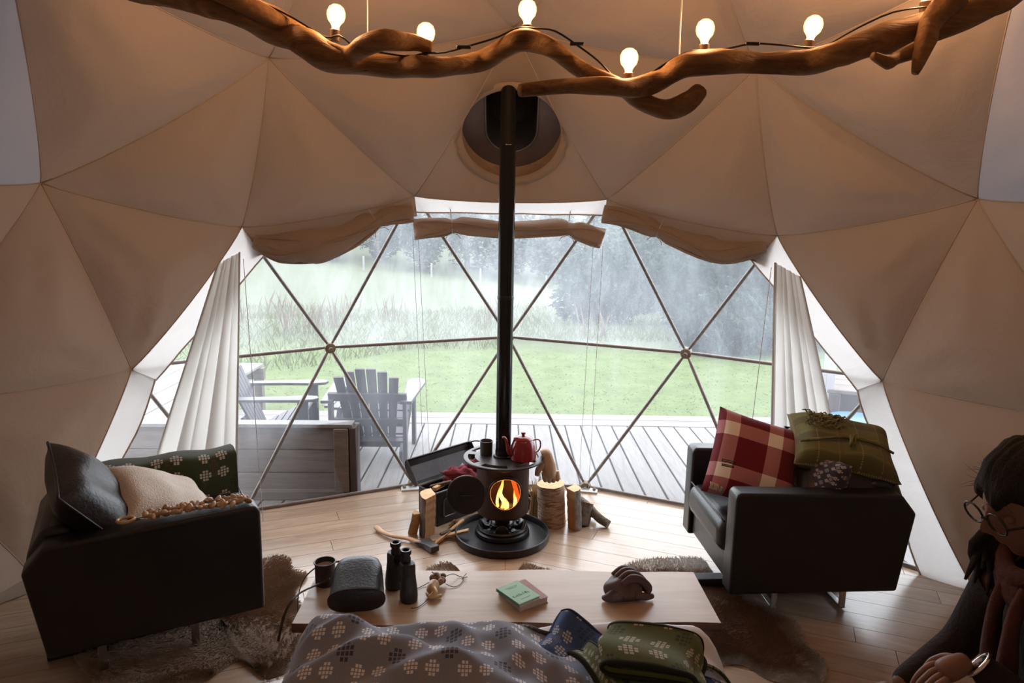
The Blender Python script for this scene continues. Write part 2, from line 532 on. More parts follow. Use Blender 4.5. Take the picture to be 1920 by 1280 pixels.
# fabric margins that lap over the window edge, thin and lit from outside
def margin(a, b, c, w0, w1, own, n=14, mat='liner_thin', wav=0):
    """strip inside triangle abc along edge ab, w0..w1 wide"""
    a, b, c = lin(a), lin(b), lin(c)
    def fn(u, v):
        e = a * (1 - u) + b * u
        w = (w0 * (1 - u) + w1 * u) * (1 + wav * math.sin(u * 9))
        h = (c - a) - (b - a).normalized() * (c - a).dot((b - a).normalized())
        hn = h.normalized()
        q = e + hn * w * v
        return inward(q, sag(u, 1 - u, 0) * (1 - v) + .004 * math.sin(u * 20 + v * 2) * v)
    s = MB().grid(fn, n, 5).build('fabric_margin', M[mat], own, smooth=True)
    hem = [Vector(fn(k / n, 1)) for k in range(n + 1)]
    MB().tube(hem, .005, 5).build('hem', M['roll'], own, smooth=True)
Hh = HUB
margin(Hh['T0'], Hh['Ma'], Hh['M0'], .20, .14, walls['left'])
margin(Hh['Mb'], Hh['T3'], Hh['M2'], .14, .20, walls['right'])
margin(Hh['Ma'], Hh['Fa'], Hh['F0'], .13, .20, walls['left'], wav=.1)
margin(Hh['Fb'], Hh['Mb'], Hh['F3'], .20, .13, walls['right'], wav=.1)
margin(Hh['T1'], Hh['T0'], Hh['M0'], .12, .18, ceiling, mat='liner')
margin(Hh['T2'], Hh['T1'], Hh['M1'], .10, .10, ceiling)
margin(Hh['T3'], Hh['T2'], Hh['M2'], .18, .12, ceiling, mat='liner')

# ------------------------------------------------------------------ floor of oak planks, laid in two directions that meet on the axis
floor = tag(empty('floor'), 'pale oak plank floor, planks meeting in a shallow chevron', None, None, 'structure')
ring = [Vector((HUB[k].x, HUB[k].y)) for k in ('Fb', 'F3', 'F2', 'F1', 'F0', 'Fa')]
for k in range(1, 12):
    a = math.radians(150 + k * (240 / 12)); ring.append(Vector((2.75 * math.cos(a), 2.75 * math.sin(a))))
MB().prism([(p.x * 1.01, p.y * 1.01) for p in ring], -.2, -.022).build('subfloor', M['subfloor'], floor)
def clip(poly, n, d):
    out = []
    for i in range(len(poly)):
        a, b = poly[i], poly[(i + 1) % len(poly)]
        sa, sb = a.dot(n) - d, b.dot(n) - d
        if sa <= 0: out.append(a)
        if sa * sb < 0: out.append(a + (b - a) * (sa / (sa - sb)))
    return out
def shrink_prism(poly, z0, z1, name, mat, parent, ang):
    ctr = sum(poly, Vector((0, 0))) / len(poly)
    m = MB(); Rm = Matrix.Rotation(-ang, 2)
    loc = [Rm @ (p - ctr) for p in poly]
    m.prism([(p.x, p.y) for p in loc], z0, z1)
    return m.build(name, mat, parent, loc=(ctr.x, ctr.y, 0), rot=(0, 0, ang))
PW = .125
for side in (-1, 1):
    ang = math.radians(21.5) * -side
    d = Vector((math.cos(ang), math.sin(ang))); nrm = Vector((-d.y, d.x))
    row = -26
    while row < 27:
        o = row * PW
        start = -3.2 - rnd.random() * 1.5
        while start < 3.2:
            Ln = 1.7
            p = [d * start + nrm * o, d * (start + Ln) + nrm * o, d * (start + Ln) + nrm * (o + PW), d * start + nrm * (o + PW)]
            c0 = sum(p, Vector((0, 0))) / 4
            p = [c0 + (x - c0) - d * (.0012 if (x - c0).dot(d) > 0 else -.0012) - nrm * (.0012 if (x - c0).dot(nrm) > 0 else -.0012) for x in p]
            p = clip(p, Vector((-side, 0)), -.0012)
            for i in range(len(ring)):
                if len(p) < 3: break
                a, b = ring[i], ring[(i + 1) % len(ring)]
                e = (b - a); on = Vector((e.y, -e.x)).normalized()
                p = clip(p, on, on.dot(a))
            if len(p) >= 3:
                area = abs(sum(p[i].x * p[(i + 1) % len(p)].y - p[(i + 1) % len(p)].x * p[i].y for i in range(len(p)))) / 2
                if area > .002: shrink_prism(p, -.02, 0, 'plank', M['floor'], floor, ang)
            start += Ln
        row += 1

# ------------------------------------------------------------------ timber deck outside
deck = tag(empty('deck'), 'weathered timber deck in front of the dome window', None, None, 'structure')
bw = .1376
dm = None
for k in range(-34, 34):
    x = k * bw + .03
    y0 = math.sqrt(max(2.45 ** 2 - x * x, 0)) if abs(x) < 2.4 else .2
    m = MB().box((0, (4.10 + y0) / 2, -.045), (bw - .012, 4.10 - y0, .028))
    m.build('deck_board', M['deck'], deck, loc=(x, 0, 0), bevel=.003, bseg=1)
for y in (4.20, 4.375):
    for x0, x1 in ((-4.7, -1.5), (-1.494, 1.9), (1.906, 4.7)):
        MB().box((0, 0, -.045), (.165, x1 - x0 - .006, .03)).build('edge_board', M['deck'], deck, loc=((x0 + x1) / 2, y, 0), rot=(0, 0, PI / 2), bevel=.003, bseg=1)
MB().box((0, 2.35, -.21), (9.4, 4.15, .29)).build('joist_frame', M['deck_frame'], deck)
# ------------------------------------------------------------------ land outside
def ground_z(x, y):
    if y < 9.5: z = -.35
    else:
        z = -.35 - (min(y, 62) - 9.5) * .074 * min(1, (y - 9.5) / 8 + .3)
        z -= max(0, y - 14) / 48 * .10 * x if y < 62 else .10 * x
    if y > 62: z += (y - 62) * .13
    z += .10 * noise.noise(Vector((x * .25, y * .25, 0))) * min(1, max(0, y - 8.5) / 3)
    return z
def field_mat():
    t = NT('meadow')
    v = t.coord('Object')
    sep = t.n('ShaderNodeSeparateXYZ', {0: v})
    edge = t.math('ADD', sep.outputs[1], t.math('MULTIPLY', t.noise(v, .9, 3), 1.6))
    far = t.n('ShaderNodeMapRange', {0: edge, 1: 9.8, 2: 10.8}).outputs[0]
    lawn = t.ramp(t.noise(v, 3.5, 6, .7), [(.3, (.07, .10, .03)), (.55, (.10, .135, .042)), (.75, (.125, .15, .06))])
    bare = t.n('ShaderNodeMapRange', {0: t.noise(v, 1.1, 4, .7), 1: .66, 2: .72}).outputs[0]
    lawn = t.mix(t.math('MULTIPLY', bare, .5), lawn, (.15, .13, .085))
    rough = t.ramp(t.noise(t.coord('Object', (.35, 1.2, 1)), 1.3, 6, .7), [(.3, (.055, .07, .03)), (.55, (.075, .088, .042)), (.8, (.085, .086, .05))])
    col = t.mix(far, lawn, rough)
    n = t.bump(t.noise(v, 25, 4, .7), .6, .05)
    return t.end(t.bsdf(col, .9, 0, n))
M['meadow'] = field_mat()
m = MB(); NX, NY = 90, 110
def gfn(u, v):
    y = 3.6 + 1.5 * v + 130 * v * v * v
    x = (u - .5) * (26 + y * 1.9)
    return (x, y, ground_z(x, y))
tag(m.grid(gfn, NX, NY).build('ground', M['meadow'], smooth=True), None, None, None, 'structure')

def blade_mat(name, c1, c2):
    t = NT(name)
    oi = t.n('ShaderNodeTexCoord').outputs['Object']
    col = t.ramp(t.noise(oi, 14, 2), [(.3, c1), (.7, c2)])
    d = t.n('ShaderNodeBsdfDiffuse', {'Color': col}); tr = t.n('ShaderNodeBsdfTranslucent', {'Color': col})
    return t.end(t.n('ShaderNodeMixShader', {0: .5, 1: d.outputs[0], 2: tr.outputs[0]}).outputs[0])
M['grass'] = blade_mat('grass_blades', (.085, .125, .035), (.115, .155, .05))
M['tall'] = blade_mat('tall_grass', (.11, .13, .055), (.14, .145, .08))
M['weed'] = blade_mat('dry_weed', (.12, .085, .065), (.17, .135, .10))
def blades(name, pts, h, w, mat, lean=.4, label=None):
    m = MB()
    for x, y in pts:
        z = ground_z(x, y) - .01
        a = rnd.uniform(0, PI); hh = h * rnd.uniform(.5, 1.2); dx, dy = math.cos(a) * w, math.sin(a) * w
        lx, ly = rnd.gauss(0, lean) * hh, rnd.gauss(0, lean) * hh
        m.add([(x - dx, y - dy, z), (x + dx, y + dy, z), (x + lx * .4 + dx * .6, y + ly * .4 + dy * .6, z + hh * .6), (x + lx, y + ly, z + hh)], [(0, 1, 2), (0, 2, 3)])
    return tag(m.build(name, mat), label, None, None, 'stuff')
pts = []
while len(pts) < 16000:
    y = 4.46 + 5.2 * rnd.random() ** 1.6; x = rnd.uniform(-.75, .75) * (y + 2)
    pts.append((x, y))
blades('lawn_grass', pts, .024, .005, M['grass'], 1.1, 'short mown grass beyond the timber deck')
pts = []
while len(pts) < 15000:
    x = rnd.uniform(-9, 12); y = 9.3 + rnd.random() ** 1.5 * 11 + (1.0 if x > 0 else 0)
    if x < -1.5: y -= 1.8 * min(1, (-1.5 - x) / 1.5)
    pts.append((x, y))
blades('tall_grass', pts, .17, .006, M['tall'], .35, 'long pale meadow grass at the end of the lawn')
pts = []
for cx in [rnd.uniform(-6, 8) for _ in range(14)]:
    cy = rnd.uniform(10.5, 18)
    pts += [(cx + rnd.gauss(0, .22), cy + rnd.gauss(0, .22)) for _ in range(26)]
blades('dry_weeds', pts, .6, .007, M['weed'], .14, 'dry brown weed stalks standing in the meadow')

def leaf_mat(name, c1, c2):
    t = NT(name)
    v = t.coord('Object')
    col = t.ramp(t.noise(v, 2.5, 4, .7), [(.3, c1), (.7, c2)])
    d = t.n('ShaderNodeBsdfDiffuse', {'Color': col}); tr = t.n('ShaderNodeBsdfTranslucent', {'Color': col})
    return t.end(t.n('ShaderNodeMixShader', {0: .25, 1: d.outputs[0], 2: tr.outputs[0]}).outputs[0])
M['leaf_far_hazed'] = leaf_mat('far_hazed_foliage', (.07, .085, .08), (.14, .16, .14))  # distance haze put into the bluish grey-green leaf colour
M['leaf_pale_hazed'] = leaf_mat('pale_hazed_foliage', (.13, .145, .13), (.22, .23, .20))  # paler still: hillside haze put into the leaf colour
M['leaf_bush'] = leaf_mat('bush_foliage', (.022, .036, .030), (.075, .10, .075))
M['bark'] = mk('tree_bark', (.12, .10, .08), (.2, .17, .14), 8, .9)
def crown_mesh(lobes, n, leaf, seed):
    r = random.Random(seed); m = MB()
    tot = sum(l[1][0] * l[1][2] for l in lobes)
    for c, s in lobes:
        for _ in range(int(n * s[0] * s[2] / tot)):
            v = Vector((r.gauss(0, 1), r.gauss(0, 1), r.gauss(0, 1))).normalized()
            k = r.random() ** .22
            lump = 1 + .22 * noise.noise(Vector((v.x * 2.2 + seed, v.y * 2.2, v.z * 2.2)))
            p = Vector((c[0] + v.x * s[0] * k * lump, c[1] + v.y * s[1] * k * lump, c[2] + v.z * s[2] * k * lump))
            e1 = Vector((r.gauss(0, 1), r.gauss(0, 1), r.gauss(0, 1) * .6)).normalized(); e2 = e1.orthogonal().normalized()
            a = leaf * r.uniform(.6, 1.3)
            m.add([p - e1 * a, p - e2 * a * .45, p + e1 * a, p + e2 * a * .45], [(0, 1, 2, 3)])
    return m
def plant(name, label, cat, loc, h, wdt, n, leaf, mat, seed, group=None, trunk=True):
    t = thing(name, label, cat, loc, rnd.uniform(0, 6), group)
    r = random.Random(seed)
    lob = [((0, 0, h * .48), (wdt * .44, wdt * .44, h * .47))]
    for k in range(6):
        a = k * 1.05 + r.random()
        lob.append(((math.cos(a) * wdt * .29, math.sin(a) * wdt * .29, h * r.uniform(.2, .72)), (wdt * .22, wdt * .22, h * .24)))
    crown_mesh(lob, n, leaf, seed).build('foliage', mat, t)
    MB().tube([(0, 0, -.3), (.03 * h, 0, h * .3), (0, .03 * h, h * .6)], [h * .035, h * .028, h * .012], 7).build('trunk', M['bark'], t, smooth=True)
    return t
k = 0
row = [(-34, 66), (-27.5, 64), (-22, 67), (-17, 63.5), (-12.5, 66), (-8, 63.5), (-4, 67), (0, 64.5), (4.2, 66.5), (8.5, 64), (13, 67), (17.5, 64), (22.5, 66), (28, 64.5), (33.5, 67)]
ORD = 'first second third fourth fifth sixth seventh eighth ninth tenth eleventh twelfth thirteenth fourteenth fifteenth'.split()
for i, (x, y) in enumerate(row):
    h = rnd.uniform(6.4, 8.4) + .06 * abs(x) + .08 * x
    plant('hedgerow_tree', 'misty tree in the front row across the meadow, ' + ORD[i] + ' from the left', 'tree', (x, y, ground_z(x, y) - .2), h, rnd.uniform(4.5, 5.0), 2600, .24, M['leaf_far_hazed'], 100 + i, 'front row of trees across the meadow')
for i in range(13):
    x = -36 + i * 6; y = 76 + 7 * (i % 2)
    plant('hillside_tree', 'pale hazy hillside tree behind the front row of trees, ' + ORD[i] + ' from the left', 'tree', (x, y, ground_z(x, y) - .2), rnd.uniform(6, 7.4), rnd.uniform(5.6, 6.0), 1600, .32, M['leaf_pale_hazed'], 200 + i, 'pale trees on the hillside')
bl = [(3.7, 9.6, 1.25, 2.0, 'low dark bush at the right end of the lawn, nearest the deck'),
      (5.9, 9.9, 1.9, 2.3, 'dark bush behind the sheer curtain at the right of the lawn'),
      (4.3, 11.9, 2.3, 2.6, 'blue-green bush rising above the low bush at the lawn corner'),
      (7.4, 12.9, 3.2, 3.4, 'tallest dark bush, highest in the right of the window'),
      (2.3, 14.6, 2.0, 2.6, 'bush standing in the meadow left of the dark bush mass'),
      (5.2, 15.6, 3.3, 3.5, 'round bush in the middle of the dark bush mass, below the slope'),
      (10.0, 17.6, 4.6, 4.8, 'big bush furthest up the slope at the right'),
      (5.6, 20.6, 4.2, 5.2, 'broad bush between the meadow and the hillside trees'),
      (12.5, 24.6, 6.2, 6.5, 'large dark tree-like bush at the right edge of the view')]
for i, (x, y, h, w, lab) in enumerate(bl):
    plant('bush', lab, 'bush', (x, y, ground_z(x, y) - .15), h, w, 4200, .055 + .003 * y, M['leaf_bush'], 300 + i)
M['post'] = mk('fence_post', (.27, .26, .25), (.2, .19, .18), 20, .9)
for i, (x, y) in enumerate([(-17.6, 55), (-12, 56), (-6.5, 57), (-2.4, 57.5), (3.2, 57), (8.4, 57.5)]):
    z = ground_z(x, y)
    tag(MB().prism([(-.07, -.07), (.07, -.07), (.07, .07), (-.07, .07)], -.2, 1.15).add([(-.07, -.07, 1.15), (.07, -.07, 1.15), (.07, .07, 1.15), (-.07, .07, 1.15), (0, 0, 1.22)], [(0, 1, 4), (1, 2, 4), (2, 3, 4), (3, 0, 4)]).build('fence_post', M['post'], loc=(x, y, z)),
        'weathered fence post at the far edge of the meadow, ' + ORD[i] + ' from the left', 'post', 'far fence posts')

# ---- low plank screen on the deck, left
M['plank_grey'] = wood_mat('grey_plank', (.17, .135, .115), (.09, .07, .06), 0, 3, .7, .25, .12)
M['plank_dark'] = wood_mat('dark_plank', (.085, .06, .058), (.05, .036, .036), 2, 3, .7, .2, .1)
M['plank_pale'] = wood_mat('pale_plank', (.22, .21, .205), (.15, .145, .14), 1, 3, .7, .2, .06)
DZ = -.031
t = thing('plank_screen', 'low grey plank wall standing on the deck outside, left of the stove', 'screen', (-1.86, 2.42, DZ), 0.03)
L = 1.72
for k, (z, hh) in enumerate(((.012, .15), (.166, .15), (.320, .15))):
    MB().box((0, .02, z + hh / 2), (L, .036, hh)).build('plank', M['plank_grey'], t, bevel=.004, bseg=1)
for x in (-L / 2 + .07, -.1, L / 2 - .05):
    MB().box((x, -.022, .235), (.09, .045, .47)).build('post', M['plank_grey'], t, bevel=.004, bseg=1)
MB().box((L / 2 + .022, .03, .237), (.044, .13, .474)).build('end_post', M['plank_dark'], t, bevel=.004, bseg=1)
MB().box((0, .02, .483), (L + .04, .10, .024)).build('cap_rail', M['plank_pale'], t, bevel=.003, bseg=1)
MB().box((0, -.03, .03), (L - .08, .05, .06)).build('foot_rail', M['plank_grey'], t, bevel=.004, bseg=1)

t = thing('boarded_platform', 'pale raised platform of wide boards behind the plank wall, far left', 'platform', (-3.2, 4.25, -.35))
for k in range(5):
    MB().box((-.48 + k * .24, 0, .535), (.228, 2.4, .03)).build('board', M['plank_pale'], t, bevel=.004, bseg=1)
for y in (-1.1, 1.1):
    MB().box((0, y, .46), (1.28, .06, .12)).build('bearer', M['plank_grey'], t)
    for x in (-.58, .58):
        MB().box((x, y, .2), (.08, .08, .4)).build('leg', M['plank_grey'], t)

# ---- Adirondack chairs
M['chair_wood'] = wood_mat('stained_chair_wood', (.048, .038, .052), (.03, .023, .032), 1, 4, .4, .1, .15, spec=.5)
def adirondack(label, loc, rz, s=1.0):
    t = thing('adirondack_chair', label, 'chair', loc, rz, 'dark garden chairs on the deck')
    t.scale = (s, s, s)
    W = M['chair_wood']
    for sx in (-1, 1):
        MB().prism([(.0, -.0), (.10, -.0), (.56, .26), (.60, .30), (.60, .36), (.52, .36), (.0, .11)], -.013, .013, Matrix.Translation((sx * .245, 0, 0)) @ Matrix(((0, 0, 1, 0), (1, 0, 0, 0), (0, 1, 0, 0), (0, 0, 0, 1)))).build('side_rail', W, t)
        MB().box((sx * .285, .56, .26), (.03, .09, .52)).build('front_leg', W, t, bevel=.003, bseg=1)
        MB().box((sx * .285, -.02, .26), (.03, .08, .52)).build('rear_post', W, t, bevel=.003, bseg=1)
        out = [(-.045, -.10), (.045, -.10), (.065, .25), (.085, .55), (.07, .66), (.02, .70), (-.05, .68), (-.075, .58), (-.05, .3)]
        MB().prism([(sx * .30 + sx * x, y) for x, y in out][::sx], .522, .546).build('armrest', W, t, bevel=.003, bseg=1)
    for k in range(6):
        y = .10 + k * .083; z = .155 + k * .0415 + .02
        MB().box((0, y + .03, z), (.52, .076, .02), M=Matrix.Rotation(math.atan2(.26, .50), 3, 'X')).build('seat_slat', W, t, bevel=.002, bseg=1)
    ty = lambda z: .16 - (z - .16) * .42
    for k in range(6):
        a = (k - 2.5)
        top = .80 - .012 * a * a
        b0 = Vector((a * .062, ty(.16), .16)); b1 = Vector((a * .084, ty(top), top))
        d = (b1 - b0); Ln = d.length
        m = MB()
        w0, w1 = .027, .037
        n = Vector((0, math.cos(.4), math.sin(.4))) * .009
        xs = Vector((1, 0, 0))
        m.add([b0 - xs * w0 - n, b0 + xs * w0 - n, b1 + xs * w1 - n, b1 - xs * w1 - n, b0 - xs * w0 + n, b0 + xs * w0 + n, b1 + xs * w1 + n, b1 - xs * w1 + n],
              [(0, 1, 2, 3), (7, 6, 5, 4), (0, 4, 5, 1), (1, 5, 6, 2), (2, 6, 7, 3), (3, 7, 4, 0)])
        m.build('back_slat', W, t, bevel=.002, bseg=1)
    MB().box((0, ty(.56) - .025, .56), (.60, .025, .075), M=Matrix.Rotation(.4, 3, 'X')).build('back_rail', W, t, bevel=.003, bseg=1)
    MB().box((0, ty(.34) - .025, .34), (.56, .025, .06), M=Matrix.Rotation(.4, 3, 'X')).build('back_rail', W, t, bevel=.003, bseg=1)
    MB().box((0, ty(.15) - .02, .15), (.50, .03, .09)).build('back_rail', W, t, bevel=.003, bseg=1)
    return t
adirondack('dark slatted garden chair seen from behind, facing the lawn', (-1.0, 3.04, DZ), 0.02, .93)
adirondack('dark slatted garden chair seen side-on, beyond the plank wall', (-2.02, 3.36, DZ), -PI / 2 + .12, .86)
t = thing('garden_table', 'low round slatted garden table between the two garden chairs', 'table', (-1.34, 3.88, DZ))
for k in range(5):
    x = -.14 + k * .07; y = math.sqrt(.19 ** 2 - x * x)
    MB().box((x, 0, .235), (.064, 2 * y, .02)).build('slat', M['chair_wood'], t, bevel=.002, bseg=1)
for k in range(3):
    a = k * 2.1
    MB().bar((math.cos(a) * .1, math.sin(a) * .1, .225), (math.cos(a) * .15, math.sin(a) * .15, 0), .035, .03).build('leg', M['chair_wood'], t)

# ---- outdoor kitchen bench, right
M['blue_tub'] = mk('blue_plastic', (.03, .12, .26), (.025, .10, .22), 4, .45)
M['white_paint'] = mk('white_painted_post', (.30, .29, .30), (.25, .245, .25), 9, .6)
t = thing('outdoor_bench', 'dark timber workbench with a pale counter outside, right of the curtain', 'bench', (2.62, 3.25, DZ), -.35)
for x, y in ((-.17, -.22), (-.17, .3), (.62, -.22), (.62, .3)):
    MB().box((x, y, .29), (.075, .075, .58)).build('leg', M['plank_dark'], t, bevel=.004, bseg=1)
for k in range(3): MB().box((.225, -.16 + k * .2, .595), (1.0, .19, .028)).build('counter_board', M['plank_grey'], t, bevel=.003, bseg=1)
for k in range(3): MB().box((.225, -.16 + k * .2, .16), (.9, .18, .025)).build('shelf_board', M['plank_grey'], t, bevel=.003, bseg=1)
MB().box((.225, .335, .42), (.9, .02, .3)).build('back_panel', M['plank_dark'], t)
MB().bar((-.17, -.262, .12), (.45, -.262, .56), .05, .02).build('brace', M['plank_grey'], t)
tag(MB().box((0, 0, .60), (.065, .065, 1.2)).build('white_post', M['white_paint'], None, loc=(2.34, 3.12, DZ), bevel=.004), 'white painted post standing at the corner of the timber workbench', 'post')
t = thing('blue_barrel', 'blue plastic barrel beside the timber workbench', 'barrel', (2.36, 2.70, DZ))
MB().lathe([(.20, 0), (.225, .02), (.23, .14), (.238, .15), (.23, .16), (.23, .30), (.238, .31), (.23, .32), (.225, .44), (.20, .465)], 28).build('body', M['blue_tub'], t, smooth=50)
MB().lathe([(.205, .462), (.215, .468), (.215, .49), (.19, .50)], 28).build('lid', M['blue_tub'], t, smooth=50)
# ------------------------------------------------------------------ porthole round the stove pipe
M['canvas_band'] = fabric_mat('porthole_band', (.44, .35, .28), (.85, .6, .4), .01, .2)
M['ply'] = mk('porthole_ply', (.40, .25, .13), (.28, .16, .08), 14, .7, 0, .3, 40)
M['flash'] = mk('flashing_metal', (.17, .14, .145), (.115, .09, .09), 7, .55, .35, .15, 30)
M['soot'] = mk('sooty_steel', (.03, .022, .018), (.018, .014, .012), 12, .7)
vs, fs = [], []
NA = 64
for k in range(NA):
    a = 2 * PI * k / NA
    for r, z in ((.264, .002), (.272, .009), (.312, .020 + .0012 * math.sin(a * 9)), (.314, .012)):
        vs.append(on_flue(math.cos(a) * r, math.sin(a) * r, z))
for k in range(NA):
    for j in range(3): fs.append((k * 4 + j, ((k + 1) % NA) * 4 + j, ((k + 1) % NA) * 4 + j + 1, k * 4 + j + 1))
MB().add(vs, fs).build('porthole_band', M['canvas_band'], ceiling, smooth=True)
def u_path(w, top, n=24, y0=0):
    P = [(w, top)] + [(w * math.cos(a), y0 + w * math.sin(a)) for a in [-PI * k / n for k in range(n + 1)]] + [(-w, top)]
    return P
def extr(path, z0, z1, T=on_flue):
    m = MB(); n = len(path)
    m.add([T(x, y, z0) for x, y in path] + [T(x, y, z1) for x, y in path], [(i, (i + 1) % n, n + (i + 1) % n, n + i) for i in range(n)])
    return m
op = u_path(.275, .62)
extr(op, .0, -.11).build('porthole_rim', M['ply'], ceiling, smooth=40)
ip = u_path(.142, .62, 24, -.03)
# back plate with a long opening: strips between the outer and the inner outline
n = len(op)
MB().add([on_flue(x, y, -.11) for x, y in op] + [on_flue(x, y, -.11) for x, y in ip], [(i, i + 1, n + i + 1, n + i) for i in range(n - 1)]).build('flashing_plate', M['flash'], ceiling)
fl = extr(ip, -.108, -.40)  # dark box added behind the opening, closed so no light leaks in
fl.add([on_flue(x, y, -.40) for x, y in ip], [tuple(range(n))])
fl.build('flue_box', M['soot'], ceiling, smooth=40)
MB().tube([on_flue(x, y, -.106) for x, y in ip], .006, 6, cap=False).build('opening_lip', M['flash'], ceiling, smooth=True)

# ------------------------------------------------------------------ wood stove
M['iron'] = mk('black_iron', (.020, .018, .018), (.034, .030, .030), 9, .38, .5, .12, 90)
M['enamel_black'] = mk('black_enamel_pipe', (.010, .011, .011), None, 9, .10, .2)
M['rust'] = mk('rusty_stove_steel', (.075, .032, .018), (.042, .022, .016), 9, .55, .45, .2, 70)
M['plate'] = mk('stove_top_plate', (.085, .070, .068), (.055, .045, .044), 10, .4, .55, .1, 80)
M['firebox'] = mk('firebox_lining', (.10, .045, .025), (.05, .025, .016), 14, .9)
def flame_mat():
    t = NT('flame')
    v = t.coord('Generated')
    z = t.n('ShaderNodeSeparateXYZ', {0: v}).outputs[2]
    f = t.math('ADD', z, t.math('MULTIPLY', t.math('SUBTRACT', t.noise(v, 4, 2), .5), .5))
    c = t.ramp(f, [(.1, (1, .42, .06)), (.35, (1, .72, .22)), (.6, (1, .50, .09)), (.95, (.9, .16, .02))])
    return t.end(t.n('ShaderNodeEmission', {0: c, 1: 2.6}).outputs[0])
M['flame'] = flame_mat()
M['ember'] = emis('ember', (1, .13, .015), 1.0)
ST = Vector((-.020, 1.88, 0))
st = thing('wood_stove', 'round rusty wood stove on a black tray, door open and fire burning', 'stove', ST)
def L(x, y, z): return Vector((x, y, z)) - ST
MB().lathe([(.0, .002), (.258, .002), (.262, .006), (.264, .044), (.258, .046), (.254, .042), (.250, .012), (0, .010)], 56, (0, -.045, 0), capb=False, capt=False).build('hearth_tray', M['iron'], st, smooth=40)
wb = MB().lathe([(.0, .012), (.150, .012), (.154, .02), (.150, .034), (.140, .040), (.143, .052), (.136, .060), (.118, .062), (.104, .050), (.0, .046)], 48, capb=False, capt=False).build('wheel_base', M['iron'], st, smooth=40)
# crown of five raised lobes on the wheel base
vs, fs = [], []
for k in range(80):
    a = 2 * PI * k / 80
    lob = max(0, math.cos(5 * a + PI / 2)) ** .6
    for r, z in ((.128, .058), (.133, .062 + .040 * lob), (.128, .066 + .042 * lob), (.108, .060 + .022 * lob), (.065, .056)):
        vs.append((r * math.cos(a), r * math.sin(a), z))
for k in range(80):
    for j in range(4): fs.append((k * 5 + j, ((k + 1) % 80) * 5 + j, ((k + 1) % 80) * 5 + j + 1, k * 5 + j + 1))
cr = MB().add(vs, fs).build('wheel_crown', M['iron'], st, smooth=60)
MB().lathe([(.065, .05), (.067, .066), (.058, .074), (.044, .074)], 28).build('stem_collar', M['iron'], st, smooth=40)
for k in range(10):
    a = 2 * PI * k / 10 + .2
    MB().lathe([(.009, .058), (.009, .066), (.005, .069)], 8, (math.cos(a) * .088, math.sin(a) * .088, .004)).build('wheel_bolt', M['iron'], st)
MB().lathe([(.042, .05), (.042, .135)], 24).build('stem', M['rust'], st, smooth=40)
# body: cylinder with a round fire door opening facing the room
BR, Z0, Z1 = .146, .148, .452
oc, oz, orr = math.radians(-83), .295, .092
def bp(s, z, r=BR): return Vector((r * math.cos(oc + s / BR), r * math.sin(oc + s / BR), z))
m = MB(); HS = .115; S2 = PI * BR
ns = 44
def quadpatch(s0, s1, z0, z1, a, b):
    m.grid(lambda u, v: bp(s0 + (s1 - s0) * u, z0 + (z1 - z0) * v), a, b)
quadpatch(HS, 2 * S2 - HS, Z0, Z1, 40, 1)
quadpatch(-HS, HS, Z0, oz - HS, 14, 1)
quadpatch(-HS, HS, oz + HS, Z1, 14, 1)
def hole(u, v):
    a = 2 * PI * u
    c, s_ = math.cos(a), math.sin(a); k = HS / max(abs(c), abs(s_))
    r = orr * (1 - v) + k * v
    return bp(r * c, oz + r * s_)
m.grid(hole, 64, 3)
m.lathe([(.05, .118), (.085, .120), (.118, .128), (.138, .140), (BR, Z0)], 48, capt=False)
m.build('body', M['rust'], st, smooth=50)
hs = MB(); hs.grid(lambda u, v: (.132 * math.cos(oc + .85 + u * (2 * PI - 1.7)), .132 * math.sin(oc + .85 + u * (2 * PI - 1.7)), Z0 - .01 + v * (Z1 - Z0)), 36, 1)
hs.lathe([(.0, Z0 + .004), (.132, Z0 + .002)], 36, capb=False, capt=False)
hs.build('firebox', M['firebox'], st, smooth=40)
MB().tube([bp(orr * math.cos(a), oz + orr * math.sin(a), BR + .003) for a in [2 * PI * k / 40 for k in range(40)]], .007, 8, closed=True).build('door_frame', M['rust'], st, smooth=True)
MB().tube([(BR * math.cos(a), BR * math.sin(a), Z1 - .006) for a in [2 * PI * k / 40 for k in range(40)]], .005, 6, closed=True).build('weld_ring', M['rust'], st, smooth=True)
# top plate with six long slots
NA2 = 96; rr_ = [.044, .15, .158, .197, .204, .216]
vs, cells = [], set()
def hasc(k, j):
    k %= NA2
    if j == 2 or j == 1 and False:
        ph = (k + 4) % 16
        return not (2 <= ph < 14)
    return 0 <= j < len(rr_) - 1
m = MB(); zt, zb = .462, .450
for k in range(NA2):
    a0, a1 = 2 * PI * k / NA2, 2 * PI * (k + 1) / NA2
    for j in range(len(rr_) - 1):
        if not hasc(k, j): continue
        r0, r1 = rr_[j], rr_[j + 1]
        q = [(r0, a0), (r1, a0), (r1, a1), (r0, a1)]
        v = [(r * math.cos(a), r * math.sin(a), z) for z in (zb, zt) for r, a in q]
        f = [(4, 5, 6, 7), (3, 2, 1, 0)]
        if j + 1 >= len(rr_) - 1 or not hasc(k, j + 1): f.append((1, 2, 6, 5))
        if j == 0 or not hasc(k, j - 1): f.append((3, 0, 4, 7))
        if not hasc(k - 1, j): f.append((0, 1, 5, 4))
        if not hasc(k + 1, j): f.append((2, 3, 7, 6))
        m.add(v, f)
m.build('top_plate', M['plate'], st)
MB().tube([(.216 * math.cos(a), .216 * math.sin(a), .456) for a in [2 * PI * k / 64 for k in range(64)]], .0065, 8, closed=True).build('plate_rim', M['iron'], st, smooth=True)
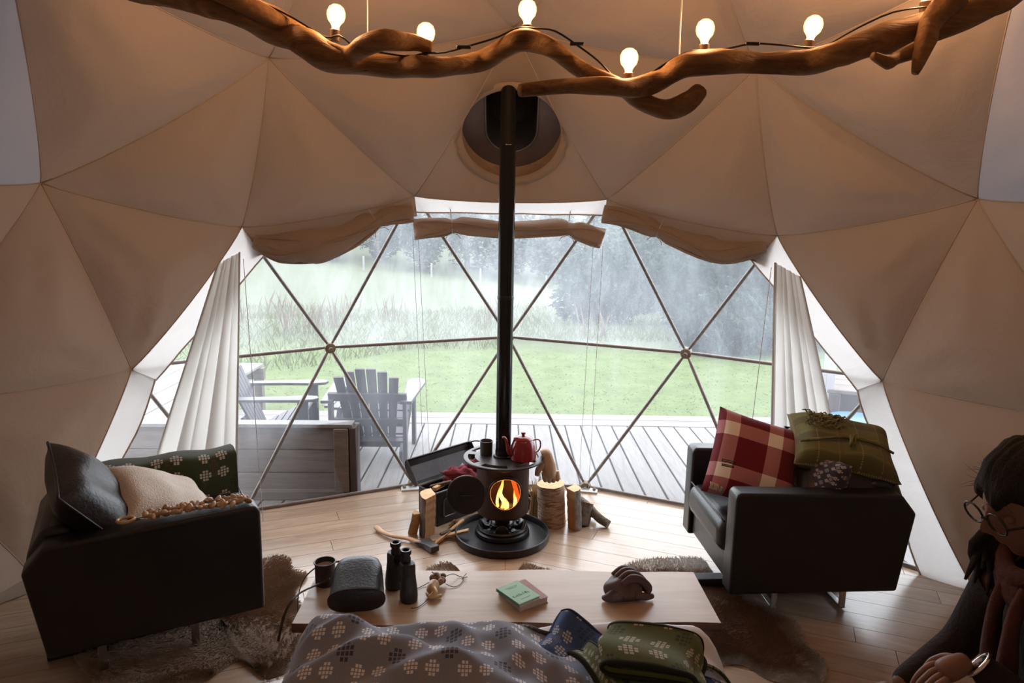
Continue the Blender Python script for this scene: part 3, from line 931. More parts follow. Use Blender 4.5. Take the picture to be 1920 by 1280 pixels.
# pipe
pipe = MB().lathe([(.0425, .44), (.0425, 1.35)], 28, capb=False, capt=False).build('stove_pipe', M['enamel_black'], st, smooth=40)
MB().lathe([(.0405, 1.33), (.0425, 1.352), (.0425, 2.12), (.044, 2.125), (.044, 2.14), (.0405, 2.145), (.0405, 2.66)], 28, capb=False).build('upper_pipe', M['enamel_black'], st, smooth=40)
MB().lathe([(.0432, 1.335), (.0445, 1.34), (.0445, 1.352), (.0432, 1.357)], 28).build('pipe_joint', M['iron'], st, smooth=40)
MB().lathe([(.056, .462), (.056, .470), (.045, .474), (.0445, .50)], 28, capt=False).build('pipe_collar', M['iron'], st, smooth=40)
# open door swung to the left
dm = Vector((-.215, 1.70, .305)) - ST
Md = Vector((.10, -1, .20)).normalized().to_track_quat('Z', 'Y').to_matrix()
dr = MB().lathe([(0, -.012), (.100, -.012), (.104, -.008), (.104, .006), (.098, .010), (.088, .006), (0, .008)], 40, dm, Md, capb=False, capt=False).build('door', M['iron'], st, smooth=40)
MB().tube([dm + Md @ Vector(p) for p in ((-.03, 0, .006), (-.03, 0, .028), (.03, 0, .028), (.03, 0, .006))], .005, 8).build('latch', M['iron'], dr, smooth=True)
MB().bar(dm + Md @ Vector((.085, 0, 0)), bp(-.118, oz, BR + .01), .02, .012).build('hinge', M['iron'], dr, bevel=.002)
# fire
def flame(P, W, name='flame'):
    P = [Vector(p) - ST for p in P]
    MB().tube(spline(P, 5), lerp_list(W, (len(P) - 1) * 5 + 1), 10, flat=.6).build(name, M['flame'], st, smooth=True)
flame([(-.022, 1.80, .19), (-.012, 1.80, .225), (-.032, 1.80, .27), (-.024, 1.80, .32), (-.016, 1.80, .375)], [.012, .015, .012, .010, .001])
flame([(-.045, 1.815, .19), (-.05, 1.815, .22), (-.045, 1.815, .27), (-.035, 1.815, .31)], [.009, .010, .006, .001])
flame([(.045, 1.80, .20), (.05, 1.80, .235), (.044, 1.80, .265), (.042, 1.80, .295)], [.009, .012, .006, .001])
flame([(.005, 1.82, .18), (.0, 1.82, .21), (-.005, 1.82, .24)], [.018, .016, .001])
MB().tube([L(.075, 1.84, .19), L(.052, 1.85, .28), L(.02, 1.86, .385)], [.014, .013, .011], 8, jitter=.3).build('burning_log', M['ember'], st, smooth=True)
MB().tube([L(-.085, 1.82, .185), L(0, 1.85, .18), L(.07, 1.82, .175)], [.022, .026, .022], 9, jitter=.3).build('charred_log', M['soot'], st, smooth=True)
fl_ = bpy.data.lights.new('fire_glow', 'POINT'); fl_.energy = 2.2; fl_.color = (1, .42, .13); fl_.shadow_soft_size = .03
fo = bpy.data.objects.new('fire_glow', fl_); C.objects.link(fo); fo.location = (-.01, 1.79, .27)

# ------------------------------------------------------------------ driftwood lamp
M['drift'] = wood_mat('driftwood', (.30, .155, .058), (.11, .05, .02), 0, 2.2, .7, .6, .05, spec=.25)
M['socket'] = mk('bulb_socket', (.20, .12, .06), (.14, .08, .04), 20, .5)
M['cable'] = mk('black_cable', (.012, .012, .012), rough=.5)
M['hook'] = mk('steel_hook', (.45, .42, .38), None, 9, .35, .9)
def bulb_mat():
    """clear lit glass: glows, and lets the lamp inside shine through"""
    t = NT('lit_bulb')
    lw = t.n('ShaderNodeLayerWeight', {0: .35}).outputs[1]
    c = t.ramp(lw, [(.15, (1, .84, .48)), (.75, (1, .52, .14))])
    e = t.n('ShaderNodeEmission', {0: c, 1: BULB}).outputs[0]
    return t.end(t.n('ShaderNodeMixShader', {0: .5, 1: e, 2: t.n('ShaderNodeBsdfTransparent').outputs[0]}).outputs[0])
BULB = 3.4
LAMP = 8.5
M['bulb'] = bulb_mat()
M['filament'] = emis('filament', (1, .9, .6), 20)
dw = thing('driftwood_branch', 'gnarled driftwood branch hung from the dome as a lamp', 'branch', (0.1, .55, 2.28))
O = Vector((.1, .55, 2.28))
def limb(P, W, name, seg=14, jit=.28):
    P = [Vector(p) - O for p in P]
    P = [p + Vector((0, .03 * math.sin(i * 1.7), 0)) for i, p in enumerate(P)]
    n = 6
    MB().tube(spline(P, n), lerp_list(W, (len(P) - 1) * n + 1), seg, jitter=jit).build(name, M['drift'], dw, smooth=True)
limb([(-1.30, .55, 2.50), (-1.124, .55, 2.46), (-.983, .55, 2.43), (-.875, .55, 2.395), (-.791, .55, 2.365), (-.715, .55, 2.335), (-.657, .55, 2.295), (-.59, .55, 2.262), (-.487, .55, 2.255), (-.375, .55, 2.243), (-.281, .55, 2.235), (-.195, .55, 2.246), (-.109, .55, 2.268), (-.032, .55, 2.30), (.036, .55, 2.32), (.113, .55, 2.31), (.183, .55, 2.27), (.254, .55, 2.222), (.341, .55, 2.19), (.413, .55, 2.155), (.501, .55, 2.125), (.561, .55, 2.140), (.606, .55, 2.180)],
     [.045, .048, .052, .050, .052, .050, .046, .044, .040, .036, .033, .031, .030, .032, .034, .032, .028, .027, .026, .026, .030, .032, .026], 'main_limb')
limb([(.021, .50, 2.163), (.081, .49, 2.174), (.184, .48, 2.178), (.287, .48, 2.172), (.389, .50, 2.182), (.473, .52, 2.212), (.556, .53, 2.25), (.657, .53, 2.262), (.776, .52, 2.27), (.912, .52, 2.268), (1.013, .52, 2.288), (1.111, .52, 2.325), (1.243, .52, 2.368), (1.375, .52, 2.405), (1.488, .52, 2.45), (1.62, .52, 2.52)],
     [.019, .021, .023, .028, .030, .034, .037, .036, .034, .036, .042, .048, .052, .046, .042, .04], 'side_limb')
limb([(1.345, .45, 2.46), (1.291, .44, 2.385), (1.252, .43, 2.315), (1.215, .42, 2.215)], [.040, .036, .030, .010], 'hanging_fork')
limb([(1.248, .43, 2.30), (1.187, .42, 2.272), (1.139, .42, 2.25), (1.080, .42, 2.264)], [.026, .020, .020, .011], 'fork_twig')
limb([(-.60, .52, 2.29), (-.531, .50, 2.268), (-.463, .49, 2.283), (-.396, .49, 2.30), (-.328, .50, 2.307), (-.262, .51, 2.295)], [.020, .028, .032, .032, .028, .016], 'stub_limb')
limb([(-1.22, .50, 2.53), (-1.08, .48, 2.50), (-.95, .48, 2.455), (-.86, .50, 2.41), (-.74, .53, 2.36), (-.63, .56, 2.30)], [.03, .034, .034, .034, .030, .016], 'twisted_limb')

bulbs = [(-.85, 2.420, 'hidden lamp bulb above the frame at the far left of the branch'), (-.575, 2.312, 'lit globe bulb on the driftwood, first from the left in view'), (-.283, 2.262, 'lit globe bulb beside the short stub, second from the left'),
         (.041, 2.337, 'lit globe bulb on the hump of the branch, straight above the stove pipe'), (.372, 2.196, 'lit globe bulb where the two limbs cross, lowest of all'), (.612, 2.288, 'lit globe bulb next to the right-hand hanging cord'),
         (.945, 2.306, 'lit globe bulb tilted slightly right, second from the right end'), (1.312, 2.430, 'lamp bulb at the right end of the branch, cut off by the top edge')]
def make_bulb(x, z, lab, tilt):
    t = thing('light_bulb', lab, 'bulb', (x, .55, z), 0, 'bulbs along the driftwood branch', rot=(0, tilt, 0))
    MB().lathe([(.014, .0), (.017, .002), (.017, .034), (.014, .037)], 16).build('socket', M['socket'], t, smooth=40)
    MB().lathe([(.0115, .036), (.0125, .046), (.017, .054), (.0255, .064), (.0295, .078), (.029, .090), (.0235, .103), (.013, .111), (.0, .113)], 20, capt=False).build('glass', M['bulb'], t, smooth=True)
    MB().tube([(-.009, 0, .045), (-.010, 0, .078), (-.004, 0, .088), (.004, 0, .088), (.010, 0, .078), (.009, 0, .045)], .0022, 6).build('filament', M['filament'], t)
    ld = bpy.data.lights.new('lamp_light', 'POINT'); ld.energy = LAMP; ld.color = (1, .52, .23); ld.shadow_soft_size = .02
    lo = bpy.data.objects.new('lamp_light', ld); C.objects.link(lo); lo.parent = t; lo.location = (0, 0, .08)
    return t
for i, (x, z, lab) in enumerate(bulbs): make_bulb(x, z, lab, {6: .16, 1: .08, 7: -.1}.get(i, 0))
cab = [(-1.0, 2.475), (-.86, 2.43), (-.80, 2.415), (-.70, 2.37), (-.60, 2.315), (-.555, 2.32), (-.50, 2.285), (-.40, 2.268), (-.33, 2.262), (-.28, 2.272), (-.22, 2.275), (-.13, 2.300), (-.05, 2.325), (.01, 2.352), (.075, 2.352), (.13, 2.345), (.20, 2.305), (.27, 2.258), (.33, 2.205), (.375, 2.205), (.42, 2.212), (.48, 2.25), (.55, 2.288), (.61, 2.296), (.68, 2.302), (.76, 2.318), (.85, 2.316), (.93, 2.310), (.99, 2.315), (1.09, 2.37), (1.2, 2.42), (1.31, 2.438)]
lc = thing('lamp_cable', 'black cable running along the top of the driftwood branch from bulb to bulb', 'cable', (0, .53, 2.28))
MB().tube(spline([(x, 0, z - 2.28 + .006) for x, z in cab], 3), .0032, 6).build('cable', M['cable'], lc, smooth=True)
for x, z in ((-.16, 2.294), (.20, 2.31), (-.46, 2.285), (.76, 2.32)):
    MB().box((x, 0, z - 2.276), (.045, .012, .010)).build('cable_tie', M['cable'], lc, bevel=.002)
for side, x, zz in (('left', -.470, 2.303), ('right', .534, 2.287)):
    t = thing('hanging_cord', 'thin white cord with steel ring, holding up the ' + side + ' half of the branch', 'cord', (x, .55, zz))
    MB().tube([(0, 0, 0), (0, .01, .1), (.004, .02, .62)], .0022, 6).build('cord', M['cord'], t)
    MB().tube([(.0, 0, 0), (-.012, 0, -.03), (-.009, 0, -.055), (.008, 0, -.055), (.012, 0, -.03)], .002, 6, closed=True).build('carabiner', M['hook'], t)
    MB().tube([(-.01 + .016 * math.cos(a), 0, -.065 + .012 * math.sin(a)) for a in [2 * PI * k / 16 for k in range(16)]], .003, 6, closed=True).build('eye_ring', M['cable'], t)
    MB().tube([(0, 0, -.002), (-.06 * (1 if side == 'left' else 0), 0, -.03), (-.045 if side == 'left' else -.03, .0, -.05)], .002, 6).build('knot_tail', M['cord'], t)

# ------------------------------------------------------------------ rolled blinds, ties and sheer curtains
def roll(name, label, P, W, ties, flat=.8, seg=32, tails=True, cords=()):
    O = Vector(P[0])
    t = thing(name, label, 'blind', O)
    P = [Vector(p) - O for p in P]
    path = spline(P, 9); rad = lerp_list(W, len(path))
    m = MB()
    n = len(path)
    vs, fs, uv = [], [], []
    for i, p in enumerate(path):
        tg = (path[min(i + 1, n - 1)] - path[max(i - 1, 0)]).normalized()
        N = tg.cross(Vector((0, 0, 1))).normalized(); B = N.cross(tg)
        for k in range(seg):
            a = 2 * PI * k / seg
            pin = 1
            for q in ties: pin -= .38 * math.exp(-((i / (n - 1) - q) / .035) ** 2)
            r = rad[i] * pin * (1 + .12 * math.sin(3 * a + i * .25) + .26 * noise.noise(Vector((math.cos(a) * 1.9, math.sin(a) * 1.9, i * .13))) + .10 * noise.noise(Vector((math.cos(a) * 5, math.sin(a) * 5, i * .1))) + .05 * math.sin(7 * a + i * .22))
            vs.append(p + N * math.cos(a) * r * flat + B * math.sin(a) * r); uv.append((k / seg, i / n))
    for i in range(n - 1):
        for k in range(seg): fs.append((i * seg + k, i * seg + (k + 1) % seg, (i + 1) * seg + (k + 1) % seg, (i + 1) * seg + k))
    fs += [tuple(range(seg)), tuple((n - 1) * seg + k for k in range(seg - 1, -1, -1))]
    m.add(vs, fs, uv).build('rolled_canvas', M['roll'], t, smooth=60)
    # loose outer layer of the roll
    def layer(u, v):
        f = u * (n - 1); i = min(int(f), n - 2); p = path[i].lerp(path[i + 1], f - i)
        tg = (path[i + 1] - path[i]).normalized(); N = tg.cross(Vector((0, 0, 1))).normalized(); B = N.cross(tg)
        a = -2.4 + v * 3.6
        r = rad[i] * (1.12 + .10 * math.sin(u * 17 + v * 3)) * (1 - .30 * sum(math.exp(-((u - q) / .05) ** 2) for q in ties))
        return p + N * math.cos(a) * r * flat * 1.05 + B * math.sin(a) * r
    MB().grid(layer, 40, 8).build('outer_layer', M['roll'], t, smooth=True)
    for a0, w0 in ((-.5, .5), (-1.25, .3), (-2.0, .45), (.25, .4)):
        P2 = []
        for i in range(2, n - 2):
            tg = (path[i + 1] - path[i - 1]).normalized(); N = tg.cross(Vector((0, 0, 1))).normalized(); B = N.cross(tg)
            a = a0 + w0 * math.sin(i * .13 + a0 * 3); r = rad[i] * 1.10 * (1 - .33 * sum(math.exp(-((i / (n - 1) - q) / .045) ** 2) for q in ties))
            P2.append(path[i] + N * math.cos(a) * r * flat + B * math.sin(a) * r)
        MB().tube(P2, [.002 + .010 * math.sin(PI * k / (len(P2) - 1)) ** .5 for k in range(len(P2))], 7, flat=.6).build('fold', M['roll'], t, smooth=True)
    for q in ties:
        i = int(q * (n - 1)); p = path[i]
        tg = (path[min(i + 1, n - 1)] - path[i - 1]).normalized(); N = tg.cross(Vector((0, 0, 1))).normalized(); B = N.cross(tg)
        r = rad[i] * .86
        k = MB().tube([p + N * math.cos(a) * r * flat + B * math.sin(a) * r for a in [2 * PI * k / 18 for k in range(18)]], .004, 6, closed=True).build('tie', M['cord'], t, smooth=True)
        MB().tube([p + B * r, p + B * (r + .09)], .003, 6).build('hanger', M['cord'], k)
        bow = p - B * r - N * .01
        for d in (-1, 1):
            MB().tube([bow, bow + tg * d * .03 + B * -.012, bow + tg * d * .045 + B * -.035], .0022, 5).build('tail', M['cord'], k)
    for c in cords:
        q, dx = c
        i = int(q * (n - 1)); p = path[i] + Vector((dx, -.02, -rad[i] * .6))
        foot = Vector((p.x + dx * .4 + .035 * (1 if p.x + O.x < 0 else -.2), p.y + .22, .03 - O.z))
        MB().tube([p, foot], .0014, 5).build('pull_cord', M['cord'], t)
    return t
roll('canvas_blind', 'baggy rolled canvas blind tied under the dome edge, left of the pipe', [(-1.40, 2.02, 1.62), (-1.27, 2.06, 1.585), (-1.10, 2.10, 1.595), (-.93, 2.14, 1.645), (-.80, 2.18, 1.715), (-.70, 2.21, 1.765), (-.56, 2.235, 1.79)],
     [.03, .075, .085, .07, .055, .045, .05], [.74])
roll('canvas_blind', 'rolled canvas blind with bow ties across the middle, behind the pipe', [(-.565, 2.30, 1.695), (-.42, 2.32, 1.705), (-.27, 2.33, 1.715), (-.02, 2.335, 1.70), (.30, 2.33, 1.71), (.42, 2.32, 1.69), (.545, 2.31, 1.655)],
     [.055, .05, .046, .046, .046, .05, .052], [.27, .72], .75, cords=[(.01, -.002), (.03, .02), (.94, -.01), (.99, .008)])
roll('canvas_blind', 'long rolled canvas blind tied under the dome edge, right of the pipe', [(.53, 2.235, 1.80), (.66, 2.21, 1.775), (.80, 2.18, 1.725), (.93, 2.14, 1.675), (1.10, 2.10, 1.61), (1.24, 2.06, 1.60), (1.40, 2.02, 1.63)],
     [.045, .046, .044, .048, .06, .055, .025], [.40])
def sheer(label, top, bot, zt, zb, folds, side):
    t = thing('sheer_curtain', label, 'curtain', (bot[0][0], bot[0][1], zb))
    O = Vector((bot[0][0], bot[0][1], zb))
    def fn(u, v):
        u = u + .035 * math.sin(u * 2 * PI) * math.sin(u * 9 + side)
        v2 = v ** .85
        a = Vector((top[0][0] * (1 - u) + top[1][0] * u, top[0][1] * (1 - u) + top[1][1] * u, zt[0] * (1 - u) + zt[1] * u))
        b = Vector((bot[0][0] * (1 - u) + bot[1][0] * u, bot[0][1] * (1 - u) + bot[1][1] * u, zb))
        p = a.lerp(b, v2)
        amp = .012 + .05 * v
        p += Vector((.25 * side, -1, 0)).normalized() * amp * (.65 * math.sin(u * folds * 2 * PI + math.sin(v * 3) * .5) + .45 * math.sin(u * folds * 3.7 + 1.3 + v))
        return p - O
    MB().grid(fn, 90, 14).build('drape', M['sheer'], t, smooth=True)
    for u in (0, 1):
        MB().tube([fn(u, k / 14) for k in range(15)], .005, 5).build('hem', M['sheer'], t, smooth=True)
    return t
sheer('sheer cream curtain gathered at the top, left side of the window', [(-1.56, 1.93), (-1.46, 1.99)], [(-2.02, 1.76), (-1.52, 1.96)], (1.50, 1.56), .03, 5.2, -1)
sheer('sheer white curtain gathered at the top, right side of the window', [(1.44, 1.98), (1.56, 1.93)], [(1.50, 1.96), (1.95, 1.78)], (1.55, 1.48), .03, 5.4, 1)
cdt = thing('curtain_cord', 'thin white cord hanging straight beside the left sheer curtain', 'cord', (-1.40, 1.96, 0.02))
MB().tube([(-.06, .06, 1.5), (0, 0, 0)], .002, 5).build('cord', M['cord'], cdt)
cdt = thing('curtain_cord', 'thin white cord hanging straight beside the right sheer curtain', 'cord', (1.36, 1.98, 0.02))
MB().tube([(.08, .04, 1.5), (0, 0, 0)], .002, 5).build('cord', M['cord'], cdt)
# ------------------------------------------------------------------ patterned wool, leather and other soft materials
def welsh(name, ground, flower, warm, dark, su, sv, ground2=None):
    """woven blanket: pairs of block flowers, warm specks between, dark flowers at the corners"""
    t = NT(name)
    uv = t.n('ShaderNodeTexCoord').outputs['UV']
    s = t.n('ShaderNodeSeparateXYZ', {0: t.n('ShaderNodeMapping', {0: uv, 3: (su, sv, 1)}).outputs[0]})
    u, v = s.outputs[0], s.outputs[1]
    fu, fv = t.math('ABSOLUTE', t.math('SUBTRACT', t.math('FRACT', u), .5)), t.math('ABSOLUTE', t.math('SUBTRACT', t.math('FRACT', v), .5))
    def motif(cx, cy, h, n=4):
        a = t.math('MULTIPLY', t.math('ADD', t.math('DIVIDE', t.math('SUBTRACT', fu, cx), h), 1.0), n / 2)
        b = t.math('MULTIPLY', t.math('ADD', t.math('DIVIDE', t.math('SUBTRACT', fv, cy), h), 1.0), n / 2)
        def inside(x): return t.math('MULTIPLY', t.math('GREATER_THAN', x, 0.0), t.math('LESS_THAN', x, float(n)))
        def gap(x):
            f = t.math('FRACT', x)
            return t.math('MULTIPLY', t.math('GREATER_THAN', f, .13), t.math('LESS_THAN', f, .87))
        def core(x): return t.math('MULTIPLY', t.math('GREATER_THAN', x, 1.0), t.math('LESS_THAN', x, n - 1.0))
        r = t.math('MULTIPLY', t.math('MULTIPLY', inside(a), inside(b)), t.math('MULTIPLY', gap(a), gap(b)))
        return t.math('MULTIPLY', r, t.math('MAXIMUM', core(a), core(b)))
    n = t.noise(t.coord('UV', (su * 9, sv * 9, 1)), 6, 4, .7)
    g = t.ramp(n, [(.35, ground), (.65, ground2 or [x * 1.5 for x in ground])])
    col = t.mix(t.math('MULTIPLY', motif(0, 0, .11), .8), g, warm)
    col = t.mix(t.math('MULTIPLY', motif(0, .2, .085), .55), col, warm)
    col = t.mix(t.math('MULTIPLY', motif(.5, .5, .17), .85), col, dark)
    col = t.mix(motif(.2, .2, .135), col, flower)
    nb = t.bump(t.math('ADD', t.noise(t.coord('UV', (su * 30, sv * 30, 1)), 5, 3, .8), motif(.2, .2, .135)), .35, .004)
    return t.end(t.bsdf(col, .95, 0, nb, Sheen_Weight=.25))
M['quilt'] = welsh('grey_welsh_wool', (.215, .24, .30), (.92, .93, .95), (.36, .28, .25), (.030, .030, .055), 9.6, 10)
M['blue_wool'] = welsh('blue_welsh_wool', (.030, .075, .21), (.55, .58, .60), (.20, .24, .26), (.02, .045, .13), 4.0, 1.25)
M['blue_wool_arm'] = welsh('blue_welsh_wool_arm', (.030, .075, .21), (.55, .58, .60), (.20, .24, .26), (.02, .045, .13), 2.6, 3.6)
M['green_wool'] = welsh('green_welsh_wool', (.085, .105, .018), (.60, .57, .45), (.21, .13, .06), (.03, .04, .01), 6.5, 1.25)
M['dkgreen_wool'] = welsh('dark_green_welsh_wool', (.022, .034, .012), (.50, .47, .42), (.09, .05, .03), (.012, .018, .008), 3.1, 3.6)
M['stitch_blue'] = mk('navy_blanket_stitch', (.02, .03, .09), rough=.95)
M['stitch_dark'] = mk('dark_blanket_stitch', (.018, .02, .012), rough=.95)
M['leather'] = mk('black_leather', (.006, .0055, .006), (.011, .010, .011), 8, .40, 0, .12, 130, Coat_Weight=.15, Coat_Roughness=.3)
M['leather_soft'] = mk('soft_black_leather', (.012, .009, .010), (.024, .018, .019), 5, .42, 0, .25, 60)
M['chrome'] = mk('chrome', (.6, .6, .6), None, 9, .18, 1)
M['linen'] = mk('white_linen', (.88, .88, .90), (.80, .80, .83), 4, .9, 0, .3, 12)
M['slab'] = wood_mat('table_slab', (.62, .46, .31), (.46, .31, .19), 0, 1.6, .30, .05, 0, spec=.5, line=16)
M['slab_edge'] = mk('waney_bark_edge', (.10, .05, .035), (.17, .09, .06), 12, .8, 0, .5, 40)
M['cream_wool'] = mk('cream_wool', (.82, .76, .69), (.74, .67, .58), 14, 1, 0, .5, 160)
M['cream_fringe'] = mk('cream_fringe', (.6, .53, .45), rough=1)
M['brown_cloth'] = mk('brown_cloth', (.07, .045, .04), rough=.95)

def shear(P, T): return [T @ Vector(p) for p in P]
def rounded_box(name, mat, parent, c, d, r, loc=(0, 0, 0), rot=(0, 0, 0), seg=4):
    return MB().box(c, d).build(name, mat, parent, smooth=True, loc=loc, rot=rot, bevel=r, bseg=seg)

def cushion_mesh(w, h, t, pinch=.06, n=22, lump=0, seed=0, sub_uv=True):
    """stuffed square cushion lying in its local xy plane"""
    m = MB()
    for side in (1, -1):
        def fn(u, v):
            x, y = 2 * u - 1, 2 * v - 1
            f = max(0, (1 - x ** 4) * (1 - y ** 4)) ** .55
            k = 1 - pinch * ((1 - abs(x) ** 3) * abs(y) ** 3 + (1 - abs(y) ** 3) * abs(x) ** 3)
            z = t * .5 * f * side
            if lump: z += lump * f * side * noise.noise(Vector((x * 1.6 + seed, y * 1.6, side)))
            return (x * w / 2 * (1 - pinch * (1 - x * x) * 0) * (1 - pinch * (1 - y ** 2) * abs(x) ** 3), y * h / 2 * (1 - pinch * (1 - x ** 2) * abs(y) ** 3), z)
        if side == 1: m.grid(fn, n, n)
        else: m.grid(lambda u, v: fn(1 - u, v), n, n)
    return m
def piping(w, h, pinch, r, n=12):
    P = []
    def pt(x, y): return Vector((x * w / 2 * (1 - pinch * (1 - y ** 2) * abs(x) ** 3), y * h / 2 * (1 - pinch * (1 - x ** 2) * abs(y) ** 3), 0))
    for a, b in (((-1, -1), (1, -1)), ((1, -1), (1, 1)), ((1, 1), (-1, 1)), ((-1, 1), (-1, -1))):
        for k in range(n): P.append(pt(a[0] + (b[0] - a[0]) * k / n, a[1] + (b[1] - a[1]) * k / n))
    return MB().tube(P, r, 6, closed=True)
def basis(right, up, pos):
    """4x4 from a right and an up direction; normal = right x up"""
    x = Vector(right).normalized(); y = Vector(up); y = (y - x * y.dot(x)).normalized(); z = x.cross(y)
    return Matrix.Translation(pos) @ Matrix((x, y, z)).transposed().to_4x4()
def place(o, m): o.matrix_world = m; return o

# ------------------------------------------------------------------ armchairs
def armchair(label, loc, rz, W=.70, D=.77, H=.62, zb=.145, fy=-.48):
    """local frame: front towards -Y, seat between two slab arms"""
    t = thing('leather_armchair', label, 'armchair', loc, rz, 'pair of black leather armchairs')
    aw = .10; Lm = M['leather']
    for s in (-1, 1):
        x = s * (W / 2 - aw / 2)
        MB().prism([(-D / 2, zb), (D / 2 - .02, zb + .005), (D / 2 + .03, H - .10), (D / 2 - .04, H - .015), (-D / 2 + .015, H), (-D / 2, H - .02)][::1], -aw / 2, aw / 2,
                   Matrix.Translation((x, 0, 0)) @ Matrix(((0, 0, 1, 0), (1, 0, 0, 0), (0, 1, 0, 0), (0, 0, 0, 1)))).build('arm', Lm, t, bevel=.028, bseg=4)
    iw = W - 2 * aw - .004
    MB().prism([(D / 2 - .20, zb + .02), (D / 2 - .01, zb + .02), (D / 2 + .028, H - .09), (D / 2 - .03, H + .01), (D / 2 - .12, H + .012)], -iw / 2, iw / 2,
               Matrix(((0, 0, 1, 0), (1, 0, 0, 0), (0, 1, 0, 0), (0, 0, 0, 1)))).build('backrest', Lm, t, bevel=.025, bseg=4)
    MB().box((0, -.08, zb + .075), (iw, D - .2, .13)).build('seat_frame', Lm, t, bevel=.015)
    cu = MB().box((0, -.085, zb + .215), (iw - .004, D - .13, .16)).build('seat_cushion', Lm, t, bevel=.055, bseg=6)
    ed = [Vector(((iw / 2 - .012) * (k / 10 * 2 - 1), -D / 2 - .002, zb + .294)) for k in range(11)]
    MB().tube(ed, .004, 6).build('piping', M['leather_soft'], cu, smooth=True)
    for x in (-.22, .22):
        for y in (-.125, .20):
            MB().box((x, y, zb / 2 + .02), (.010, .030, zb + .02)).build('leg', M['chrome'], t, bevel=.002)
            MB().box((x * .5, y, .012), (abs(x) + .02, .026, .012)).build('leg_bar', M['chrome'], t, bevel=.002)
    MB().box((0, fy + .39, .026), (.07, .78, .050)).build('foot', M['leather'], t, bevel=.006)
    return t
A1 = 29
armchair('black leather armchair left of the coffee table, shells along its near arm', (-1.479, .908, 0), math.radians(90 + 29), .72, .76, .63, .19, -.38)
armchair('black leather armchair right of the stove, red and green cushions piled on it', (1.355, 1.36, 0), math.radians(-90 + 3), .70, .78, .62, .15)
def wl(side, p):
    """point in an armchair's own frame -> world"""
    loc, a = ((-1.479, .908), math.radians(119)) if side == 'L' else ((1.355, 1.36), math.radians(-87))
    v = Matrix.Rotation(a, 3, 'Z') @ Vector(p)
    return Vector((loc[0] + v.x, loc[1] + v.y, v.z))
def dl(side, p): return Matrix.Rotation(math.radians(119 if side == 'L' else -87), 3, 'Z') @ Vector(p)

# --- on the left chair (its near arm is local +x ... towards the camera)
o = thing('back_cushion', 'big slumped black leather cushion in the back of the left armchair', 'cushion')
place(o, basis(dl('L', (1, .12, .12)), dl('L', (-.12, .75, 1)), wl('L', (-.03, .16, .60))))
cushion_mesh(.52, .52, .19, .05, 24, .03, 3).build('cover', M['leather_soft'], o, smooth=True)
piping(.52, .52, .05, .006).build('piping', M['leather'], o, smooth=True)
o = thing('cream_cushion', 'cream wool cushion with a fringed end, lying against the black cushion', 'cushion')
place(o, basis(dl('L', (.35, -1, -.50)), dl('L', (1, .25, .2)), wl('L', (.02, -.045, .575))))
cushion_mesh(.40, .40, .17, .04, 24, .02, 9).build('cover', M['cream_wool'], o, smooth=True)
MB().add(*(lambda g: (g.v, g.f))(cushion_mesh(.405, .405, .10, .04, 12))).build('brown_back', M['brown_cloth'], o, smooth=True, loc=(0, 0, -.035))
fr = MB()
for k in range(46):
    y = -.19 + .38 * k / 45
    fr.tube([(.195, y, 0), (.235, y + rnd.gauss(0, .004), .006), (.275, y + rnd.gauss(0, .01), -.01)], [.0032, .0028, .0015], 4)
fr.build('fringe', M['cream_fringe'], o)

# blanket folded over an arm: a sheet that goes up one side and down the other
def arm_drape(name, label, side, x, y0, y1, H, w, dropin, dropout, mat, edge, rolls=0, grp=None, cat='blanket'):
    o = thing(name, label, cat, wl(side, (x, (y0 + y1) / 2, H)))
    inv = o.matrix_basis.inverted()
    o.rotation_euler = (0, 0, 0)
    org = o.location.copy()
    def prof(v):
        tot = dropin + w + dropout + .04; s = v * tot
        if s < dropin: return (-w / 2 - .012 - .03 * (1 - s / dropin) ** 2, -dropin + s)
        s -= dropin
        if s < w + .04:
            a = PI * (1 - s / (w + .04)); return ((w / 2 + .012) * math.cos(a), .018 * math.sin(a) ** .5 + .006)
        s -= w + .04
        return (w / 2 + .012, -s)
    def fn(u, v):
        px_, pz = prof(v)
        y = y0 + (y1 - y0) * u
        pz += .006 * math.sin(u * 14 + v * 4)
        return wl(side, (x + px_ + .006 * math.sin(u * 9 + 2), y, H + pz)) - org
    MB().grid(fn, 34, 40, .014).build('wool', mat, o, smooth=60)
    for u in (0, 1):
        MB().tube([Vector(fn(u, k / 40)) for k in range(41)], .009, 6).build('edging', edge, o, smooth=True)
    if rolls:
        for q in range(2):
            MB().tube([Vector(fn(1, k / 40)) + dl(side, (0, .02 + .025 * q, .004 - .01 * q)) for k in range(8, 34)], .022, 8).build('folded_edge', M['dkgreen_wool'], o, smooth=True)
    return o
arm_drape('green_blanket', 'dark green blanket with white flowers draped over the far arm of the left armchair', 'L', .31, -.37, .22, .632, .11, .30, .25, M['dkgreen_wool'], M['stitch_dark'], 1)
arm_drape('blue_blanket', 'blue blanket hung over the far arm of the right armchair, behind the red cushion', 'R', -.30, -.22, .30, .622, .11, .30, .28, M['blue_wool_arm'], M['stitch_blue'])

